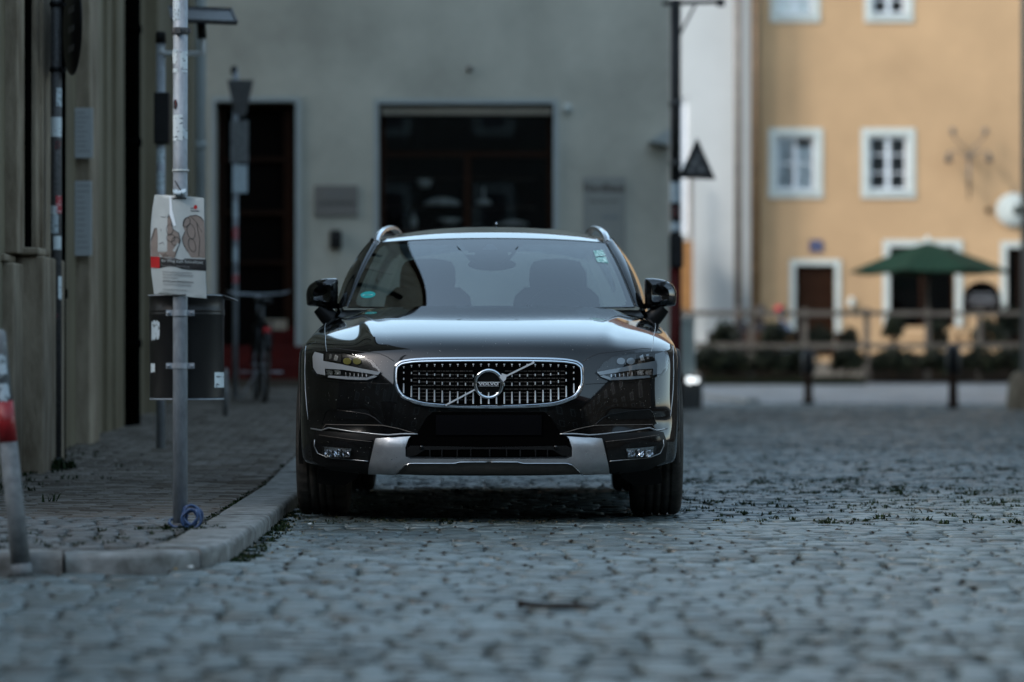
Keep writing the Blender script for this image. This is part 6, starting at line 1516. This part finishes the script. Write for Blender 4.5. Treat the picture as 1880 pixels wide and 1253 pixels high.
# ---- interior
fl_ = part(MB().box(-.70,.70,.9,3.8,.32,.36).box(-.74,.74,.62,.98,.80,1.000), 'dashboard', M['inside'], bevel=.02)
part(MB().grid([[( .72*s_, .60+.2*s_*s_, 1.01) for s_ in np.linspace(-1,1,12)], [(.72*s_, 1.05, 1.015) for s_ in np.linspace(-1,1,12)]]), 'dashboard_top', M['inside'])
def seat(x, y, w2, name='seat'):
    s_ = MB(); rows = []
    for k, (z, wd, yy) in enumerate(((.50,.23,0),(.62,.25,.0),(.85,.26,.05),(1.02,.255,.09),(1.13,.235,.12),(1.18,.18,.13))):
        rows.append([(x+wd*w2*math.copysign(abs(math.cos(a))**.5, math.cos(a)), y+yy+.07*math.copysign(abs(math.sin(a))**.7, math.sin(a)), z) for a in [6.283*j/20 for j in range(20)]])
    s_.grid(rows, wrap=True); s_.f.append(tuple(len(s_.v)-20+j for j in range(20))); s_.m.append(0); s_.sm.append(False)
    o = part(s_, name, M['inside'])
    part(MB().grid([[(x+wd_*math.copysign(abs(math.cos(a))**.45, math.cos(a)), y+.14+dp_*math.copysign(abs(math.sin(a))**.6, math.sin(a)), z_) for a in [6.283*j/24 for j in range(25)]] for wd_, dp_, z_ in ((.10,.03,1.13),(.145,.05,1.155),(.155,.055,1.22),(.150,.05,1.29),(.13,.04,1.325),(.06,.02,1.34),(.0,.0,1.342))]).tube([(x-.05,y+.14,1.1),(x-.05,y+.14,1.2)],.008,6).tube([(x+.05,y+.14,1.1),(x+.05,y+.14,1.2)],.008,6), 'headrest', M['inside'], o)
    part(MB().box(x-.25*w2,x+.25*w2,y-.48,y+.02,.42,.56), 'seat_cushion', M['inside'], o, bevel=.04)
seat(-.36, 1.78, 1); seat(.36, 1.78, 1)
seat(-.40, 2.75, .95, 'rear_seat'); seat(.40, 2.75, .95, 'rear_seat')
part(MB().box(-.50,.50,1.75,2.8,1.452,1.462), 'headlining', M['inside'])
g = MB(); n_ = 32
for k in range(n_): pass
P = []
for k in range(n_+1):
    a = 6.283*k/n_; c_ = Vector((.36+.185*math.cos(a), 1.17+.06*math.sin(a), .98+.175*math.sin(a))); P.append(c_)
g.tube(P, .013, 8, cap=False); g.bar((.20,1.17,.98),(.52,1.17,.98),.02,.05); part(g, 'steering_wheel', M['satin'])
hz = []
for yy_, w_, z0_, z1_ in ((1.02,.10,1.285,1.315),(1.10,.155,1.305,1.375),(1.22,.19,1.34,1.405)):
    hz.append([(-w_-.02,yy_,z1_),(-w_*.75,yy_,z0_),(w_*.75-.02,yy_,z0_),(w_-.02,yy_,z1_)])
hm = MB().grid(hz, smooth=False); hm.f.append((0,1,2,3)); hm.m.append(0); hm.sm.append(False); part(hm, 'sensor_housing', M['satin'])
mc = cp(903, 486, 1.05); part(MB().ball(tuple(mc), .1, 20, 10, sc3=(1.30,.22,.34)), 'rear_view_mirror', M['satin'])
# ---- wheels
def wheel(x, y, sg):
    w_ = MB(); T = math.tau; n = 120
    prof = [(.24,-.105),(.29,-.118),(.33,-.124),(.345,-.118),(.355,-.108),(.3595,-.092),(.3600,-.072),(.3600,-.066),(.351,-.064),(.351,-.056),(.3600,-.054),(.3605,-.024),(.351,-.022),(.351,-.013),(.3605,-.011),(.3605,.013),(.351,.015),(.351,.024),(.3600,.026),(.3600,.054),(.351,.056),(.351,.064),(.3600,.066),(.3600,.072),(.3595,.092),(.355,.108),(.345,.118),(.33,.124),(.29,.118),(.24,.105)]
    def wob(r_, h, k):
        if abs(h) > .065 and r_ > .34: return r_-(.005 if k % 3 == 0 else 0)
        if .02 < abs(h) < .055 and r_ > .355: return r_-(.003 if (k+int(h*100)) % 4 == 0 else 0)
        return r_
    w_.lathe(prof, (0,0,0), n, 'X', wob=wob); o = part(w_, 'wheel', M['rubber']); o.location = (x, y, .360)
    rm_ = MB(); rm_.lathe([(.24,-.105),(.235,-.08),(.22,0),(.235,.1),(.245,.105)], (0,0,0), 48, 'X')
    for k in range(5):
        a = T*k/5
        for da in (-.13, .13):
            rm_.bar((sg*.095, .05*math.cos(a+da*2), .05*math.sin(a+da*2)), (sg*.085, .235*math.cos(a+da), .235*math.sin(a+da)), .03, .022)
    rm_.lathe([(0,sg*.105),(.04,sg*.105),(.07,sg*.09),(.07,sg*.05)], (0,0,0), 24, 'X'); part(rm_, 'rim', M['rim'], o)
    part(MB().lathe([(.05,sg*.03),(.17,sg*.03),(.17,sg*.05),(.05,sg*.05)], (0,0,0), 32, 'X'), 'brake_disc', M['darkmetal'], o)
for sg in (1,-1):
    for y in (0, 2.94): wheel(sg*.827, y, sg)
